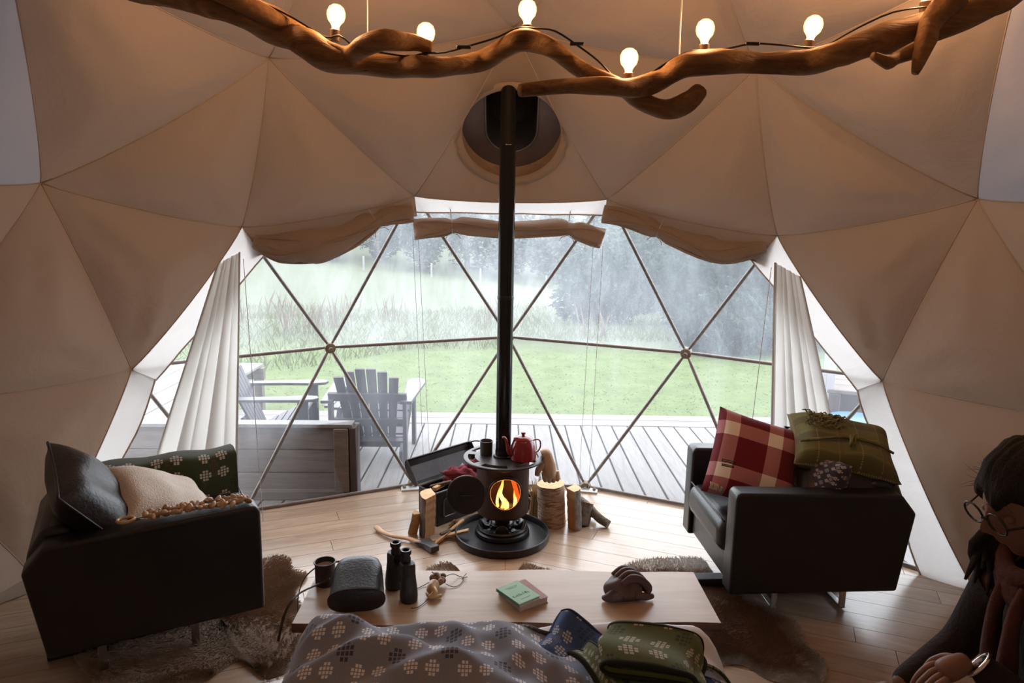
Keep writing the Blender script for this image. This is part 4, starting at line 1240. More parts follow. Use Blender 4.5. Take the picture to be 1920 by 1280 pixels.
# --- cushions on the right chair
def plaid_mat():
    t = NT('red_check_wool')
    s = t.n('ShaderNodeSeparateXYZ', {0: t.n('ShaderNodeTexCoord').outputs['UV']})
    def band(x, off):
        f = t.math('FRACT', t.math('ADD', t.math('MULTIPLY', x, 2.05), off))
        return t.math('LESS_THAN', f, .33)
    a, b = band(s.outputs[0], .86), band(s.outputs[1], .62)
    n = t.noise(t.coord('UV', (160, 160, 1)), 2, 3, .7)
    red = t.ramp(n, [(.3, (.13, .004, .014)), (.7, (.19, .008, .022))])
    pink = t.ramp(n, [(.3, (.36, .11, .13)), (.7, (.54, .27, .29))])
    cream = (.88, .83, .77)
    col = t.mix(t.math('MAXIMUM', a, b), red, pink)
    col = t.mix(t.math('MULTIPLY', a, b), col, cream)
    return t.end(t.bsdf(col, .95, 0, t.bump(n, .2, .003), Sheen_Weight=.2))
M['plaid'] = plaid_mat()
def tartan_mat():
    t = NT('green_tartan_wool')
    uv = t.coord('UV', (1, 1, 1)); s = t.n('ShaderNodeSeparateXYZ', {0: uv}); u, v = s.outputs[0], s.outputs[1]
    n = t.noise(t.coord('UV', (60, 90, 1)), 3, 4, .8)
    g = t.ramp(n, [(.25, (.085, .085, .02)), (.55, (.27, .26, .055)), (.8, (.42, .40, .12))])
    def lines(x, k, w): return t.math('LESS_THAN', t.math('FRACT', t.math('MULTIPLY', x, k)), w)
    dash = t.math('MULTIPLY', lines(u, 5.0, .07), lines(v, 46, .55))
    dash2 = t.math('MULTIPLY', lines(v, 6.0, .05), lines(u, 46, .55))
    col = t.mix(t.math('MULTIPLY', lines(v, 3.0, .4), .45), g, (.05, .04, .018))
    col = t.mix(t.math('MULTIPLY', t.math('MAXIMUM', dash, dash2), .8), col, (.55, .50, .34))
    col = t.mix(t.math('MULTIPLY', lines(u, 2.5, .12), .35), col, (.20, .10, .04))
    return t.end(t.bsdf(col, 1, 0, t.bump(n, .9, .008), Sheen_Weight=.2))
M['tartan'] = tartan_mat()
o = thing('red_check_cushion', 'red and cream checked wool cushion leaning in the right armchair', 'cushion')
place(o, basis(Vector((.40, -.06, -.11)), Vector((.14, .19, .33)), Vector((1.185, 1.36, .635))))
cushion_mesh(.43, .43, .15, .05, 26, .012, 5).build('cover', M['plaid'], o, smooth=True)
lab_m = MB()
for k, (y, w) in enumerate(((.0, .062), (-.022, .056))): lab_m.box((0, y, 0), (w, .011, .0015))
M['label_black'] = mk('woven_label', (.015, .018, .015), rough=.8)
M['label_white'] = mk('label_thread', (.6, .58, .55), rough=.9)
lb = lab_m.build('woven_label', M['label_black'], o, loc=(-.135, -.055, .0655), rot=(.06, -.26, .03))
def text_mesh(body, size, mat, parent, name, loc, rot, extrude=.0004, mw=None):
    c = bpy.data.curves.new(name, 'FONT'); c.body = body; c.size = size; c.extrude = extrude; c.align_x = 'CENTER'; c.align_y = 'CENTER'
    tmp = bpy.data.objects.new(name, c); C.objects.link(tmp)
    dg = bpy.context.evaluated_depsgraph_get(); dg.update()
    me = bpy.data.meshes.new_from_object(tmp.evaluated_get(dg))
    bpy.data.objects.remove(tmp)
    me.materials.clear(); me.materials.append(mat)
    o = bpy.data.objects.new(name, me); C.objects.link(o); o.parent = parent
    o.location = loc; o.rotation_euler = rot
    return o
lt = MB()
for row, (y, w) in enumerate(((.0, .054), (-.022, .048))):
    x = -w / 2
    while x < w / 2 - .004:
        k = rnd.uniform(.0015, .004); lt.box((x + k / 2, y + rnd.uniform(-.001, .001), .0012), (k, .003, .0008)); x += k + .0018
lt.build('label_lettering', M['label_white'], lb)
tu = MB()
for cx, cy in ((-.165, -.17), (.0, -.185)):
    for k in range(26):
        x = cx + rnd.uniform(-.028, .028)
        tu.tube([(x, cy, .045), (x + rnd.gauss(0, .004), cy - .012, .05), (x + rnd.gauss(0, .006), cy - .03, .038)], [.0024, .002, .001], 4)
tu.build('fringe', M['cream_fringe'], o)

o = thing('black_cushion', 'black leather cushion under the green cushion in the right armchair', 'cushion')
place(o, basis(Vector((.44, -.05, -.04)), Vector((-.02, .30, .20)), Vector((1.585, 1.30, .615))))
cushion_mesh(.48, .46, .20, .05, 22, .02, 1).build('cover', M['leather_soft'], o, smooth=True)
piping(.48, .46, .05, .006).build('piping', M['leather'], o, smooth=True)
o = thing('green_cushion', 'shaggy olive tartan cushion on top of the black one, right armchair', 'cushion')
place(o, basis(Vector((.44, -.08, -.06)), Vector((-.02, .30, .15)), Vector((1.575, 1.32, .725))))
cushion_mesh(.47, .35, .17, .09, 30, .03, 2).build('cover', M['tartan'], o, smooth=True)
sg = MB()
for k in range(70):
    x = -.17 + .17 * rnd.random(); y = .02 + .13 * rnd.random(); z = .075 * (1 - (x / .25) ** 4) * (1 - (y / .2) ** 4) + .012
    a = rnd.uniform(0, 2 * PI)
    sg.tube([(x, y, z), (x + .012 * math.cos(a), y + .012 * math.sin(a), z + .012), (x + .026 * math.cos(a), y + .026 * math.sin(a), z + .004)], [.004, .0035, .0015], 5)
M['tuft'] = mk('olive_tufts', (.10, .10, .03), (.22, .19, .08), 30, 1)
sg.build('tufts', M['tuft'], o)
fm = MB(); fm.tube(spline([(-.21, -.07, .055), (-.12, -.065, .088), (0, -.035, .096), (.12, -.03, .086), (.21, -.03, .05)], 6), .006, 6, jitter=.6)
fm.build('seam_frill', M['tuft'], o, smooth=True)
kn = MB()
for k in range(7): kn.tube([(.0, -.045, .10), (.01 * math.cos(k), -.06, .118 + .004 * k), (.014 * math.cos(k * 2), -.10, .10)], [.006, .007, .003], 6)
kn.build('tassel', M['tuft'], o, smooth=True)
M['weave_bw'] = welsh('dark_pale_weave', (.03, .025, .035), (.6, .57, .58), (.5, .47, .5), (.4, .38, .4), 5, 5)
o = thing('patterned_cushion', 'small black and white patterned cushion peeping out between the red and green cushions', 'cushion')
place(o, basis(Vector((.25, -1, 0)), Vector((.35, .1, 1)), Vector((1.425, 1.24, .575))))
cushion_mesh(.34, .30, .13, .05, 18).build('cover', M['weave_bw'], o, smooth=True)
o = thing('dark_pillow', 'dark round-topped bolster standing behind the green cushion', 'cushion', (1.60, 1.50, .655))
MB().grid(lambda u, v: (.105 * math.cos(2 * PI * u) * math.cos(PI * (v - .5)), .085 * math.sin(2 * PI * u) * math.cos(PI * (v - .5)), .105 * math.sin(PI * (v - .5)) * (1 + .06 * math.sin(6 * u))), 28, 16).build('cover', M['leather_soft'], o, smooth=True)

# shells strung along the near arm of the left chair
M['shell'] = mk('brown_shell', (.42, .24, .12), (.60, .44, .30), 60, .3, 0, .2, 120, vary=.45)
M['horn'] = mk('pale_horn_ring', (.55, .36, .12), (.70, .52, .25), 30, .35)
nk = wl('L', (-.305, -.12, .632))
sh = thing('shell_garland', 'long garland of brown shells lying along the near arm of the left armchair', 'garland', nk)
proto = MB().lathe([(.002, -.014), (.007, -.011), (.0105, -.003), (.0100, .004), (.006, .011), (.002, .015)], 9, sy=.8).build('shell', M['shell'], sh, smooth=True)
for k in range(64):
    y = -.34 + .37 * (k // 2) / 32
    p = wl('L', (-.298 + (.018 if k % 2 else -.018) + rnd.gauss(0, .006), y, .645 + rnd.uniform(0, .010))) - nk
    c = proto if k == 0 else proto.copy()
    if k: C.objects.link(c); c.parent = sh
    c.location = p; c.rotation_euler = (rnd.uniform(0, 6), rnd.uniform(0, 6), rnd.uniform(0, 6)); s = rnd.uniform(.8, 1.35); c.scale = (s, s, s)
MB().tube([wl('L', (-.30 + .006 * math.sin(k), -.35 + k * .026, .640)) - nk for k in range(17)], .0016, 5).build('string', M['brown_cloth'], sh)
rc = wl('L', (-.295, .085, .641)) - nk
MB().tube([rc + dl('L', (.024 * math.cos(a), .028 * math.sin(a), .0)) for a in [2 * PI * k / 24 for k in range(24)]], .0065, 8, closed=True).build('ring', M['horn'], sh, smooth=True)

# ------------------------------------------------------------------ coffee table
TZ = .38
tb = thing('coffee_table', 'low plank coffee table with waney edges, in front of the bed', 'table', (0.01, .565, 0), .012)
def edge_y(x, s):
    if s > 0: return .185 + .010 * math.sin(x * 3.1 + 1) + .006 * math.sin(x * 11)
    return -.180 + .012 * math.sin(x * 2.3 + .5) + .007 * math.sin(x * 9 + 2)
def slab_top(u, v):
    x = -.745 + 1.49 * u
    return (x, edge_y(x, -1) * (1 - v) + edge_y(x, 1) * v, TZ)
sl = MB().grid(slab_top, 50, 6)
sl.grid(lambda u, v: (slab_top(1 - u, v)[0], slab_top(1 - u, v)[1] * .96, TZ - .04), 50, 6)
for x in (-.745, .745):
    s = 1 if x > 0 else -1
    q = [(x, edge_y(x, -1), TZ), (x, edge_y(x, 1), TZ), (x, edge_y(x, 1) * .96, TZ - .04), (x, edge_y(x, -1) * .96, TZ - .04)]
    sl.add(q, [(0, 3, 2, 1) if s > 0 else (0, 1, 2, 3)])
sl.build('slab', M['slab'], tb, smooth=30)
for s, nm in ((-1, 'front'), (1, 'back')):
    MB().grid(lambda u, v: ((lambda x: (x, edge_y(x, s) * (1 - .04 * v) + s * .012 * math.sin(PI * v) * (1 + .5 * math.sin(x * 13)), TZ - .04 * v))(-.745 + 1.49 * u)), 60, 5).build('bark_edge', M['slab_edge'], tb, smooth=True)
for s in (-1, 1):
    MB().box((s * .655, 0, (TZ - .04) / 2), (.045, .29, TZ - .04)).build('leg_board', M['slab_edge'], tb, bevel=.004)
MB().box((0, 0, .14), (1.26, .03, .10)).build('stretcher', M['slab_edge'], tb, bevel=.004)
TZ = .3805

# enamel mug
M['tin'] = mk('dark_enamel', (.035, .028, .03), (.05, .04, .04), 12, .35, 0, .05, 50)
M['tin_in'] = mk('grey_enamel_inside', (.50, .46, .48), rough=.35)
M['steel_rim'] = mk('dark_rim', (.05, .045, .05), None, 9, .3, .5)
def mug(name, label, loc, r, h, rz, strap):
    t = thing(name, label, 'mug', loc, rz)
    MB().lathe([(0, .0), (r * .90, .0), (r * .94, .004), (r * .95, h), (r * .95 - .002, h), (r * .93, .006), (0, .006)], 32, capb=False, capt=False).build('body', M['tin'], t, smooth=40)
    MB().lathe([(r * .935, .012), (r * .94, h - .001)], 32, capb=False, capt=False).build('lining', M['tin_in'], t, smooth=40)
    MB().lathe([(0, h * .80), (r * .93, h * .80)], 32, capb=False, capt=False).build('drink', M['tin_in'], t)
    MB().tube([(r * .97 * math.cos(a), r * .97 * math.sin(a), h) for a in [2 * PI * k / 36 for k in range(36)]], .0028, 8, closed=True).build('rim', M['steel_rim'], t, smooth=True)
    if strap:
        MB().tube(spline([(r * .9, 0, h * .95), (r + .03, 0, h * .93), (r + .060, 0, h * .80)], 5), .0065, 8, flat=.6).build('handle', M['tin'], t, smooth=True)
    else:
        MB().tube(spline([(r * .9, 0, h * .85), (r + .022, 0, h * .82), (r + .028, 0, h * .5), (r + .018, 0, h * .25), (r * .9, 0, h * .2)], 5), .005, 8, flat=.6).build('handle', M['tin'], t, smooth=True)
    return t
mug('enamel_mug', 'dark enamel mug standing at the left end of the coffee table', (-.687, .640, TZ), .040, .088, .6, False)
mug('enamel_mug', 'small dark mug with a straight side handle on the stove top', (-.115, 1.900, .4625), .037, .078, PI - .25, True)

# binocular case
M['case'] = mk('black_case_leather', (.012, .010, .012), (.026, .021, .025), 7, .40, 0, .15, 90)
M['clasp'] = mk('copper_clasp', (.35, .13, .06), None, 9, .35, .8)
M['strap'] = mk('strap_leather', (.05, .03, .022), rough=.6)
cs = thing('binocular_case', 'black leather binocular case lying on its side on the coffee table', 'case')
place(cs, basis(Vector((.97, .16, .0)), Vector((.20, -.72, -.16)), Vector((-.540, .535, TZ + .069))))
# local: x across, -y..y along the case (base at +y), z up
def case_ring(y, hw, hh): return [(hw * (abs(math.cos(a)) ** .75) * math.copysign(1, math.cos(a)), y, hh * (abs(math.sin(a)) ** .8) * math.copysign(1, math.sin(a))) for a in [2 * PI * k / 36 for k in range(36)]]
rings = [(-.105, .03, .015), (-.100, .058, .033), (-.088, .078, .043), (-.06, .087, .047), (0, .092, .046), (.085, .096, .048), (.098, .097, .049), (.101, .094, .046)]
m = MB(); 
for y, a, b in rings: m.add(case_ring(y, a, b), [])
n = 36
m.f += [(i * n + k, (i + 1) * n + k, (i + 1) * n + (k + 1) % n, i * n + (k + 1) % n) for i in range(len(rings) - 1) for k in range(n)]
m.f += [tuple(range(n)), tuple((len(rings) - 1) * n + k for k in range(n - 1, -1, -1))]
m.build('shell', M['case'], cs, smooth=50)
MB().tube(case_ring(.097, .098, .050), .003, 6, closed=True).build('base_welt', M['strap'], cs, smooth=True)
MB().box((-.005, -.066, .0445), (.018, .018, .006)).build('clasp', M['clasp'], cs, bevel=.002)
MB().box((-.005, -.095, .044), (.014, .05, .004), M=Matrix.Rotation(.35, 3, 'X')).build('flap_strap', M['strap'], cs, bevel=.001)
cs.children[0].data
sp = thing('shoulder_strap', 'thin dark leather strap looping from the binocular case round the mug', 'strap', (-.66, .60, TZ))
def strap(P, name):
    q = spline([Vector(p) - Vector((-.66, .60, TZ)) for p in P], 8)
    MB().tube(q, .007, 8, flat=.25).build(name, M['strap'], sp, smooth=True)
strap([(-.655, .585, TZ + .050), (-.70, .575, TZ + .030), (-.755, .55, TZ + .012), (-.775, .50, TZ + .004), (-.79, .46, TZ - .03), (-.80, .42, TZ - .10)], 'front_loop')
strap([(-.56, .655, TZ + .062), (-.60, .70, TZ + .055), (-.65, .705, TZ + .055), (-.71, .70, TZ + .05), (-.77, .675, TZ + .010), (-.795, .655, TZ - .05), (-.80, .645, TZ - .12)], 'rear_loop')

# binoculars standing on their lenses
M['bino'] = mk('black_rubber_optic', (.020, .016, .017), (.034, .027, .028), 20, .45, 0, .2, 160)
M['bino_metal'] = mk('worn_black_metal', (.035, .028, .028), None, 12, .32, .5)
bn = thing('binoculars', 'old black binoculars standing upright on the coffee table', 'binoculars', (-.388, .574, TZ), math.radians(-52))
for s in (-1, 1):
    x = s * .056
    MB().lathe([(.030, 0), (.032, .002), (.033, .02), (.031, .05), (.0265, .088), (.0255, .10)], 24, (x, 0, 0)).build('objective_tube', M['bino'], bn, smooth=50)
    MB().prism([(-.026, -.022), (.010, -.026), (.030, -.010), (.030, .016), (.006, .026), (-.026, .022)] if s > 0 else [(-.030, -.010), (-.010, -.026), (.026, -.022), (.026, .022), (-.006, .026), (-.030, .016)], .088, .145, Matrix.Translation((x - s * .006, 0, 0))).build('prism_housing', M['bino'], bn, bevel=.006, bseg=3)
    ex = x - s * .018
    ey = MB().lathe([(.017, .143), (.018, .146), (.018, .16), (.0155, .163), (.0155, .172), (.020, .174), (.021, .186), (.0185, .19), (.0125, .189), (.011, .182)], 24, (ex, 0, 0), capt=False).build('eyepiece', M['bino_metal'], bn, smooth=40)
    MB().lathe([(0, .181), (.0125, .181)], 20, (ex, 0, 0), capb=False, capt=False).build('lens', M['enamel_black'], ey)
MB().lathe([(.009, .05), (.010, .052), (.010, .150), (.014, .152), (.014, .162), (.009, .165)], 16).build('focus_wheel', M['bino_metal'], bn, smooth=40)
MB().box((0, 0, .125), (.072, .018, .03)).build('bridge', M['bino_metal'], bn, bevel=.003)

# shell trinket with cords
M['nut'] = mk('pale_shell', (.60, .38, .14), (.72, .52, .26), 40, .35, 0, .15, 90, vary=.2)
M['dark_nut'] = mk('brown_seed', (.20, .11, .07), (.32, .20, .13), 50, .5, 0, .2, 90, vary=.3)
tr = thing('shell_trinket', 'pale shell trinket with a cluster of seeds and loose dark cord, on the coffee table', 'trinket', (-.268, .60, TZ))
MB().tube(spline([(-.012, -.075, .012), (.006, -.055, .018), (-.006, -.03, .022), (.0, .0, .024)], 6), lerp_list([.005, .013, .019, .022], 19), 12, jitter=.3).build('spiral_shell', M['nut'], tr, smooth=True)
MB().tube(spline([(.03, -.052, .008), (.012, -.066, .012), (-.012, -.062, .012), (-.022, -.042, .012)], 5), .007, 8).build('shell_curl', M['nut'], tr, smooth=True)
sd = MB().lathe([(.001, -.011), (.007, -.007), (.0095, .0), (.007, .007), (.001, .011)], 8)
p0 = sd.build('seed', M['dark_nut'], tr, smooth=True)
for k in range(20):
    c = p0 if k == 0 else p0.copy()
    if k: C.objects.link(c); c.parent = tr
    a = rnd.uniform(0, 2 * PI); r = rnd.uniform(0, .034)
    c.location = (.005 + r * math.cos(a), .045 + r * math.sin(a), .012 + rnd.uniform(0, .026)); c.rotation_euler = (rnd.uniform(0, 3), rnd.uniform(0, 3), rnd.uniform(0, 3)); s = rnd.uniform(.8, 1.4); c.scale = (s, s, s * 1.2)
for P in ([(.02, .05, .02), (.06, .085, .02), (.085, .10, .004), (.105, .085, .003), (.095, .04, .003), (.07, .02, .003), (.04, .03, .01)],
          [(0, .05, .02), (-.04, .03, .004), (-.07, .0, .003), (-.09, -.01, .003)], [(-.01, -.06, .006), (-.03, -.10, .003), (-.05, -.125, .003), (-.07, -.13, .003)],
          [(.0, .07, .02), (-.02, .10, .02), (-.005, .115, .004), (.02, .10, .012)], [(.10, .085, .003), (.115, .11, .01)], [(.10, .085, .003), (.12, .08, .012)]):
    MB().tube(spline(P, 6), .0014, 5).build('cord', M['cable'], tr)

# books
M['mint'] = mk('mint_paper', (.44, .74, .56), (.50, .78, .60), 20, .75)
M['mint_spine'] = mk('dark_mint_spine', (.10, .22, .14), rough=.7)
M['pink'] = mk('faded_pink_cloth', (.48, .30, .31), (.55, .36, .36), 20, .8)
M['pages'] = mk('yellowed_pages', (.45, .33, .25), (.52, .40, .30), 90, .9)
M['ink'] = mk('ink', (.03, .05, .045), rough=.8)
def book(name, label, c, w, h, t, rz, cover, spine):
    b = thing(name, label, 'book', c, rz)
    MB().box((0, 0, t / 2), (w - .005, h - .006, t - .004)).build('page_block', M['pages'], b)
    MB().box((0, 0, t - .001), (w, h, .0022)).build('front_cover', cover, b, bevel=.0006, bseg=1)
    MB().box((0, 0, .0011), (w, h, .0022)).build('back_cover', cover, b, bevel=.0006, bseg=1)
    MB().box((-w / 2, 0, t / 2), (.0024, h, t)).build('spine', spine, b, bevel=.0006, bseg=1)
    return b
book('pink_book', 'faded pink cloth book lying under the mint green one', (.066, .553, TZ), .120, .150, .024, math.radians(33), M['pink'], M['pink'])
gb = book('green_book', 'mint green booklet with inked lettering on top of the pink book', (.047, .532, TZ + .0242), .098, .135, .012, math.radians(38), M['mint'], M['mint_spine'])
gl = MB()
rr2 = random.Random(3)
x = -.034
while x < .036:
    P = [(x + rr2.uniform(-.002, .003), -.018 + rr2.uniform(-.008, .008), 0) for _ in range(4)]
    gl.tube([(p[0], p[1], .0124) for p in P], .0008, 4); x += .007
gl.build('cover_lettering', M['ink'], gb)
gs = MB()
for y, w in ((.042, .05), (.034, .036), (-.045, .04)):
    x = -w / 2
    while x < w / 2:
        k = rr2.uniform(.002, .005); gs.box((x, y, .0124), (k, .0016, .0004)); x += k + .0015
M['ink_faint'] = mk('faint_ink', (.20, .42, .30), rough=.8)
gs.build('cover_small_print', M['ink_faint'], gb)

# folded brown leather glove on the table
M['glove'] = mk('brown_glove_leather', (.085, .042, .038), (.13, .070, .062), 9, .5, 0, .35, 30)
gv = thing('leather_glove', 'folded dark brown leather glove on the right of the coffee table', 'glove', (.445, .575, TZ), math.radians(20))
def blob(u, v):
    a = 2 * PI * u; e = PI * (v - .5)
    x, y, z = .074 * math.cos(a) * math.cos(e), .056 * math.sin(a) * math.cos(e), .050 * math.sin(e)
    k = 1 + .22 * noise.noise(Vector((x * 20, y * 20, z * 20))) + .05 * math.sin(x * 80 + y * 50)
    return (x * k, y * k, max(.001, z * k + .036))
MB().grid(blob, 40, 20).build('palm', M['glove'], gv, smooth=True)
for k in range(4):
    y = .040 - .024 * k; h = .004 * (1.5 - abs(k - 1.5))
    P = [(-.030, y, .070 + h), (.010, y + .004, .084 + h), (.048, y + .002, .072 + h), (.078, y - .006, .040), (.084 - .006 * k, y - .010, .016)]
    MB().tube(spline(P, 5), lerp_list([.010, .0145, .0150, .0145, .009], 21), 12, jitter=.18).build('finger', M['glove'], gv, smooth=True)
MB().tube(spline([(.02, -.042, .026), (.055, -.056, .018), (.088, -.054, .014)], 5), lerp_list([.016, .014, .009], 11), 10, jitter=.2).build('thumb', M['glove'], gv, smooth=True)
MB().tube(spline([(-.02, -.02, .044), (-.055, -.028, .030), (-.082, -.015, .017), (-.090, .0, .012)], 5), lerp_list([.03, .027, .016, .008], 16), 12, jitter=.2).build('cuff', M['glove'], gv, smooth=True)

# ------------------------------------------------------------------ things on and round the stove
M['teared'] = mk('red_enamel', (.20, .012, .016), (.26, .018, .022), 8, .22, 0, .04, 60, Coat_Weight=.4)
tp = thing('teapot', 'red enamel teapot with a knobbed lid on the stove top, right of the pipe', 'teapot', (.088, 1.835, .4625), .42)
MB().lathe([(0, 0), (.066, 0), (.072, .006), (.073, .02), (.067, .07), (.056, .105), (.051, .112), (.049, .114)], 32, capb=False, capt=False).build('body', M['teared'], tp, smooth=40)
lid = MB().lathe([(.053, .112), (.054, .116), (.046, .124), (.026, .132), (.010, .135), (.008, .140), (.013, .146), (.012, .153), (.0, .156)], 28, capt=False).build('lid', M['teared'], tp, smooth=50)
MB().tube(spline([(-.055, 0, .03), (-.085, 0, .05), (-.095, 0, .09), (-.105, 0, .125), (-.122, 0, .140)], 5), lerp_list([.018, .013, .009, .0075, .007], 21), 12).build('spout', M['teared'], tp, smooth=True)
MB().tube(spline([(.052, 0, .098), (.085, 0, .102), (.104, 0, .088), (.105, 0, .055), (.088, 0, .032), (.066, 0, .028)], 5), .0058, 8, flat=.7).build('handle', M['teared'], tp, smooth=True)

# deed box with open lid
M['boxm'] = mk('black_deed_box', (.030, .027, .028), (.055, .050, .050), 7, .35, .55, .1, 60)
M['boxedge'] = mk('worn_box_edge', (.16, .14, .14), (.10, .09, .09), 20, .4, .6)
# origin: left end, its long front runs along local +x
ang = math.atan2(.222, .214)
bx = thing('metal_box', 'black pressed metal trunk with its lid open, behind the stove on the left', 'trunk', (-.398, 1.954, 0), ang)
BL, BD, BH = .52, .165, .205
m = MB()
for (c, d) in (((BL / 2, .004, BH / 2), (BL, .008, BH)), ((BL / 2, BD - .004, BH / 2), (BL, .008, BH)), ((.004, BD / 2, BH / 2), (.008, BD, BH)), ((BL - .004, BD / 2, BH / 2), (.008, BD, BH)), ((BL / 2, BD / 2, .004), (BL, BD, .008))): m.box(c, d)
m.build('trunk_body', M['boxm'], bx, bevel=.002, bseg=1)
for c, w, h in (((.10, -.002, .10), .10, .11), ((.26, -.002, .10), .12, .11), ((.42, -.002, .10), .10, .11)):
    f = [Vector((c[0] + sx * w / 2, -.002, c[2] + sz * h / 2)) for sx, sz in ((-1, -1), (1, -1), (1, 1), (-1, 1))]
    P = []
    for i in range(4):
        a, b = f[i], f[(i + 1) % 4]; P += [a.lerp(b, .12), a.lerp(b, .88)]
    MB().tube(P, .005, 6, closed=True).build('pressed_panel', M['boxedge'], bx, smooth=True)
P = [Vector((-.002, BD / 2 + .03 * math.cos(a), .115 + .05 * math.sin(a))) for a in [2 * PI * k / 20 for k in range(20)]]
MB().tube(P, .006, 6, closed=True).build('end_recess', M['boxedge'], bx, smooth=True)
MB().tube([(0, 0, BH), (BL, 0, BH), (BL, BD, BH), (0, BD, BH)], .005, 6, closed=True).build('rim', M['boxedge'], bx)
for x in (.20, .31):
    MB().box((x, -.008, .165), (.022, .012, .05)).build('hasp', M['boxedge'], bx, bevel=.002)
# lid leans back past upright; a shallow tray with bevelled long edges
lm = MB(); la = math.radians(130)
prof = [(0, 0), (0, .028), (.03, .05), (BD - .03, .05), (BD, .028), (BD, 0)]
def lp(x, s, h): return Vector((x, BD + .004 - (s) * math.cos(la) + h * math.sin(la), BH + .004 + s * math.sin(la) + h * math.cos(la)))
vs = [lp(x, s, h) for x in (0, BL) for s, h in prof]
vs2 = [lp(x, BD / 2 + (s - BD / 2) * .94, h - .005) for x in (.006, BL - .006) for s, h in prof]
lm.add(vs, [(i, i + 1, 7 + i, 6 + i) for i in range(5)] + [(5, 4, 3, 2, 1, 0), (6, 7, 8, 9, 10, 11)])
lm.add(vs2, [(6 + i, 7 + i, i + 1, i) for i in range(5)])
lm.build('lid', M['boxm'], bx)
MB().tube([lp(0, 0, .0), lp(0, BD, .0), lp(BL, BD, 0), lp(BL, 0, 0)], .005, 6, closed=True).build('lid_rim', M['boxedge'], bx)
def bxp(x, y, z): v = Matrix.Rotation(ang, 3, 'Z') @ Vector((x, y, z)); return Vector((v.x - .398, v.y + 1.954, v.z))
M['paper'] = mk('newspaper', (.62, .62, .66), (.50, .52, .58), 30, .9)
M['redcloth'] = mk('dark_red_cloth', (.17, .018, .028), (.23, .03, .04), 8, .95, 0, .4, 50)
nw = thing('newspaper', 'crumpled newspaper stuffed in the open metal trunk', 'paper', bxp(.30, .08, .15))
def crump(rx, ry, rz_, f, seed):
    def fn(u, v):
        a, e = 2 * PI * u, PI * (v - .5)
        d = Vector((math.cos(a) * math.cos(e), math.sin(a) * math.cos(e), math.sin(e)))
        k = 1 + .45 * noise.noise(d * f + Vector((seed, 0, 0)))
        return (d.x * rx * k, d.y * ry * k, d.z * rz_ * k)
    return fn
MB().grid(crump(.10, .055, .12, 3.2, 1), 26, 14).build('sheet', M['paper'], nw)
rc_ = thing('red_cloth', 'dark red cloth bundled on top of the newspaper in the metal trunk', 'cloth', bxp(.22, .06, .235))
MB().grid(crump(.10, .05, .055, 2.4, 4), 30, 16).build('bundle', M['redcloth'], rc_, smooth=True)
MB().grid(crump(.05, .04, .045, 2.4, 8), 24, 14).build('bundle_end', M['redcloth'], rc_, smooth=True, loc=(.09, .07, .035))

# firewood
M['split'] = wood_mat('split_wood', (.62, .36, .17), (.42, .22, .10), 2, 3, .8, .3, .12)
M['endgrain'] = mk('end_grain', (.72, .50, .28), (.58, .36, .18), 26, .85, 0, .2, 60)
M['bark_rough'] = mk('rough_bark', (.070, .045, .035), (.14, .10, .075), 16, .95, 0, .9, 45, stretch=(1, 1, .3))
M['bark_grey'] = mk('grey_bark', (.10, .085, .07), (.22, .19, .155), 22, .95, 0, .8, 50)
def birch_mat():
    t = NT('birch_bark')
    v = t.coord('Object', (1, 1, 6))
    n = t.noise(v, 14, 5, .7, .6)
    c = t.ramp(n, [(.28, (.12, .055, .03)), (.42, (.32, .18, .11)), (.55, (.56, .42, .32)), (.75, (.70, .60, .52))])
    return t.end(t.bsdf(c, .85, 0, t.bump(n, .8, .015)))
M['birch'] = birch_mat()
def round_log(name, label, loc, r, h, bark, seed, rot=(0, 0, 0), a0=0, a1=2 * PI, cat='log', flare=.06):
    """log standing on its end; a part circle gives a split billet"""
    t = thing(name, label, cat, loc, 0, None, rot)
    whole = a1 - a0 > 6.2
    n = 40 if whole else 18
    def rad(a, z): return r * (1 + .07 * noise.noise(Vector((math.cos(a) * 1.5 + seed, math.sin(a) * 1.5, z * 9))) + .05 * noise.noise(Vector((math.cos(a) * 7 + seed, math.sin(a) * 7, z * 30)))) * (1 + flare * (1 - z / h) + flare * .5 * (z / h) ** 6)
    A = [a0 + (a1 - a0) * k / n for k in range(n + (0 if whole else 1))]
    Zs = [h * k / 10 for k in range(11)]
    m = MB(); nn = len(A)
    m.add([(rad(a, z) * math.cos(a), rad(a, z) * math.sin(a), z) for z in Zs for a in A], [(j * nn + k, j * nn + (k + 1) % nn, (j + 1) * nn + (k + 1) % nn, (j + 1) * nn + k) for j in range(10) for k in range(nn if whole else nn - 1)])
    m.build('bark', bark, t, smooth=True)
    for z, f in ((h, 1), (0, -1)):
        e = MB(); P = [(rad(a, z) * math.cos(a), rad(a, z) * math.sin(a), z + .001 * f) for a in A]
        if not whole: P = P + [(0, 0, z + .001 * f)]
        e.add(P, [tuple(range(len(P)))[::f]]).build('end_grain', M['endgrain'], t)
    if not whole:
        for a in (a0, a1):
            MB().grid(lambda u, v: (rad(a, v * h) * u * math.cos(a) + .002 * math.sin(v * 30), rad(a, v * h) * u * math.sin(a), v * h), 4, 10).build('split_face', M['split'], t)
    return t
round_log('split_log', 'split log standing on end in front of the metal trunk, orange face showing', (-.402, 1.875, 0), .085, .235, M['bark_rough'], 3, (0.02, .03, 0), math.radians(115), math.radians(238))
round_log('bark_slab', 'thin slab of dark bark leaning on the left of the split log', (-.50, 1.865, 0), .05, .13, M['bark_rough'], 8, (.1, .22, 0), math.radians(150), math.radians(215), 'bark')
round_log('birch_log', 'birch round standing on end right of the stove, bark peeling', (.272, 2.03, 0), .078, .245, M['birch'], 5, (0, -.05, 0))
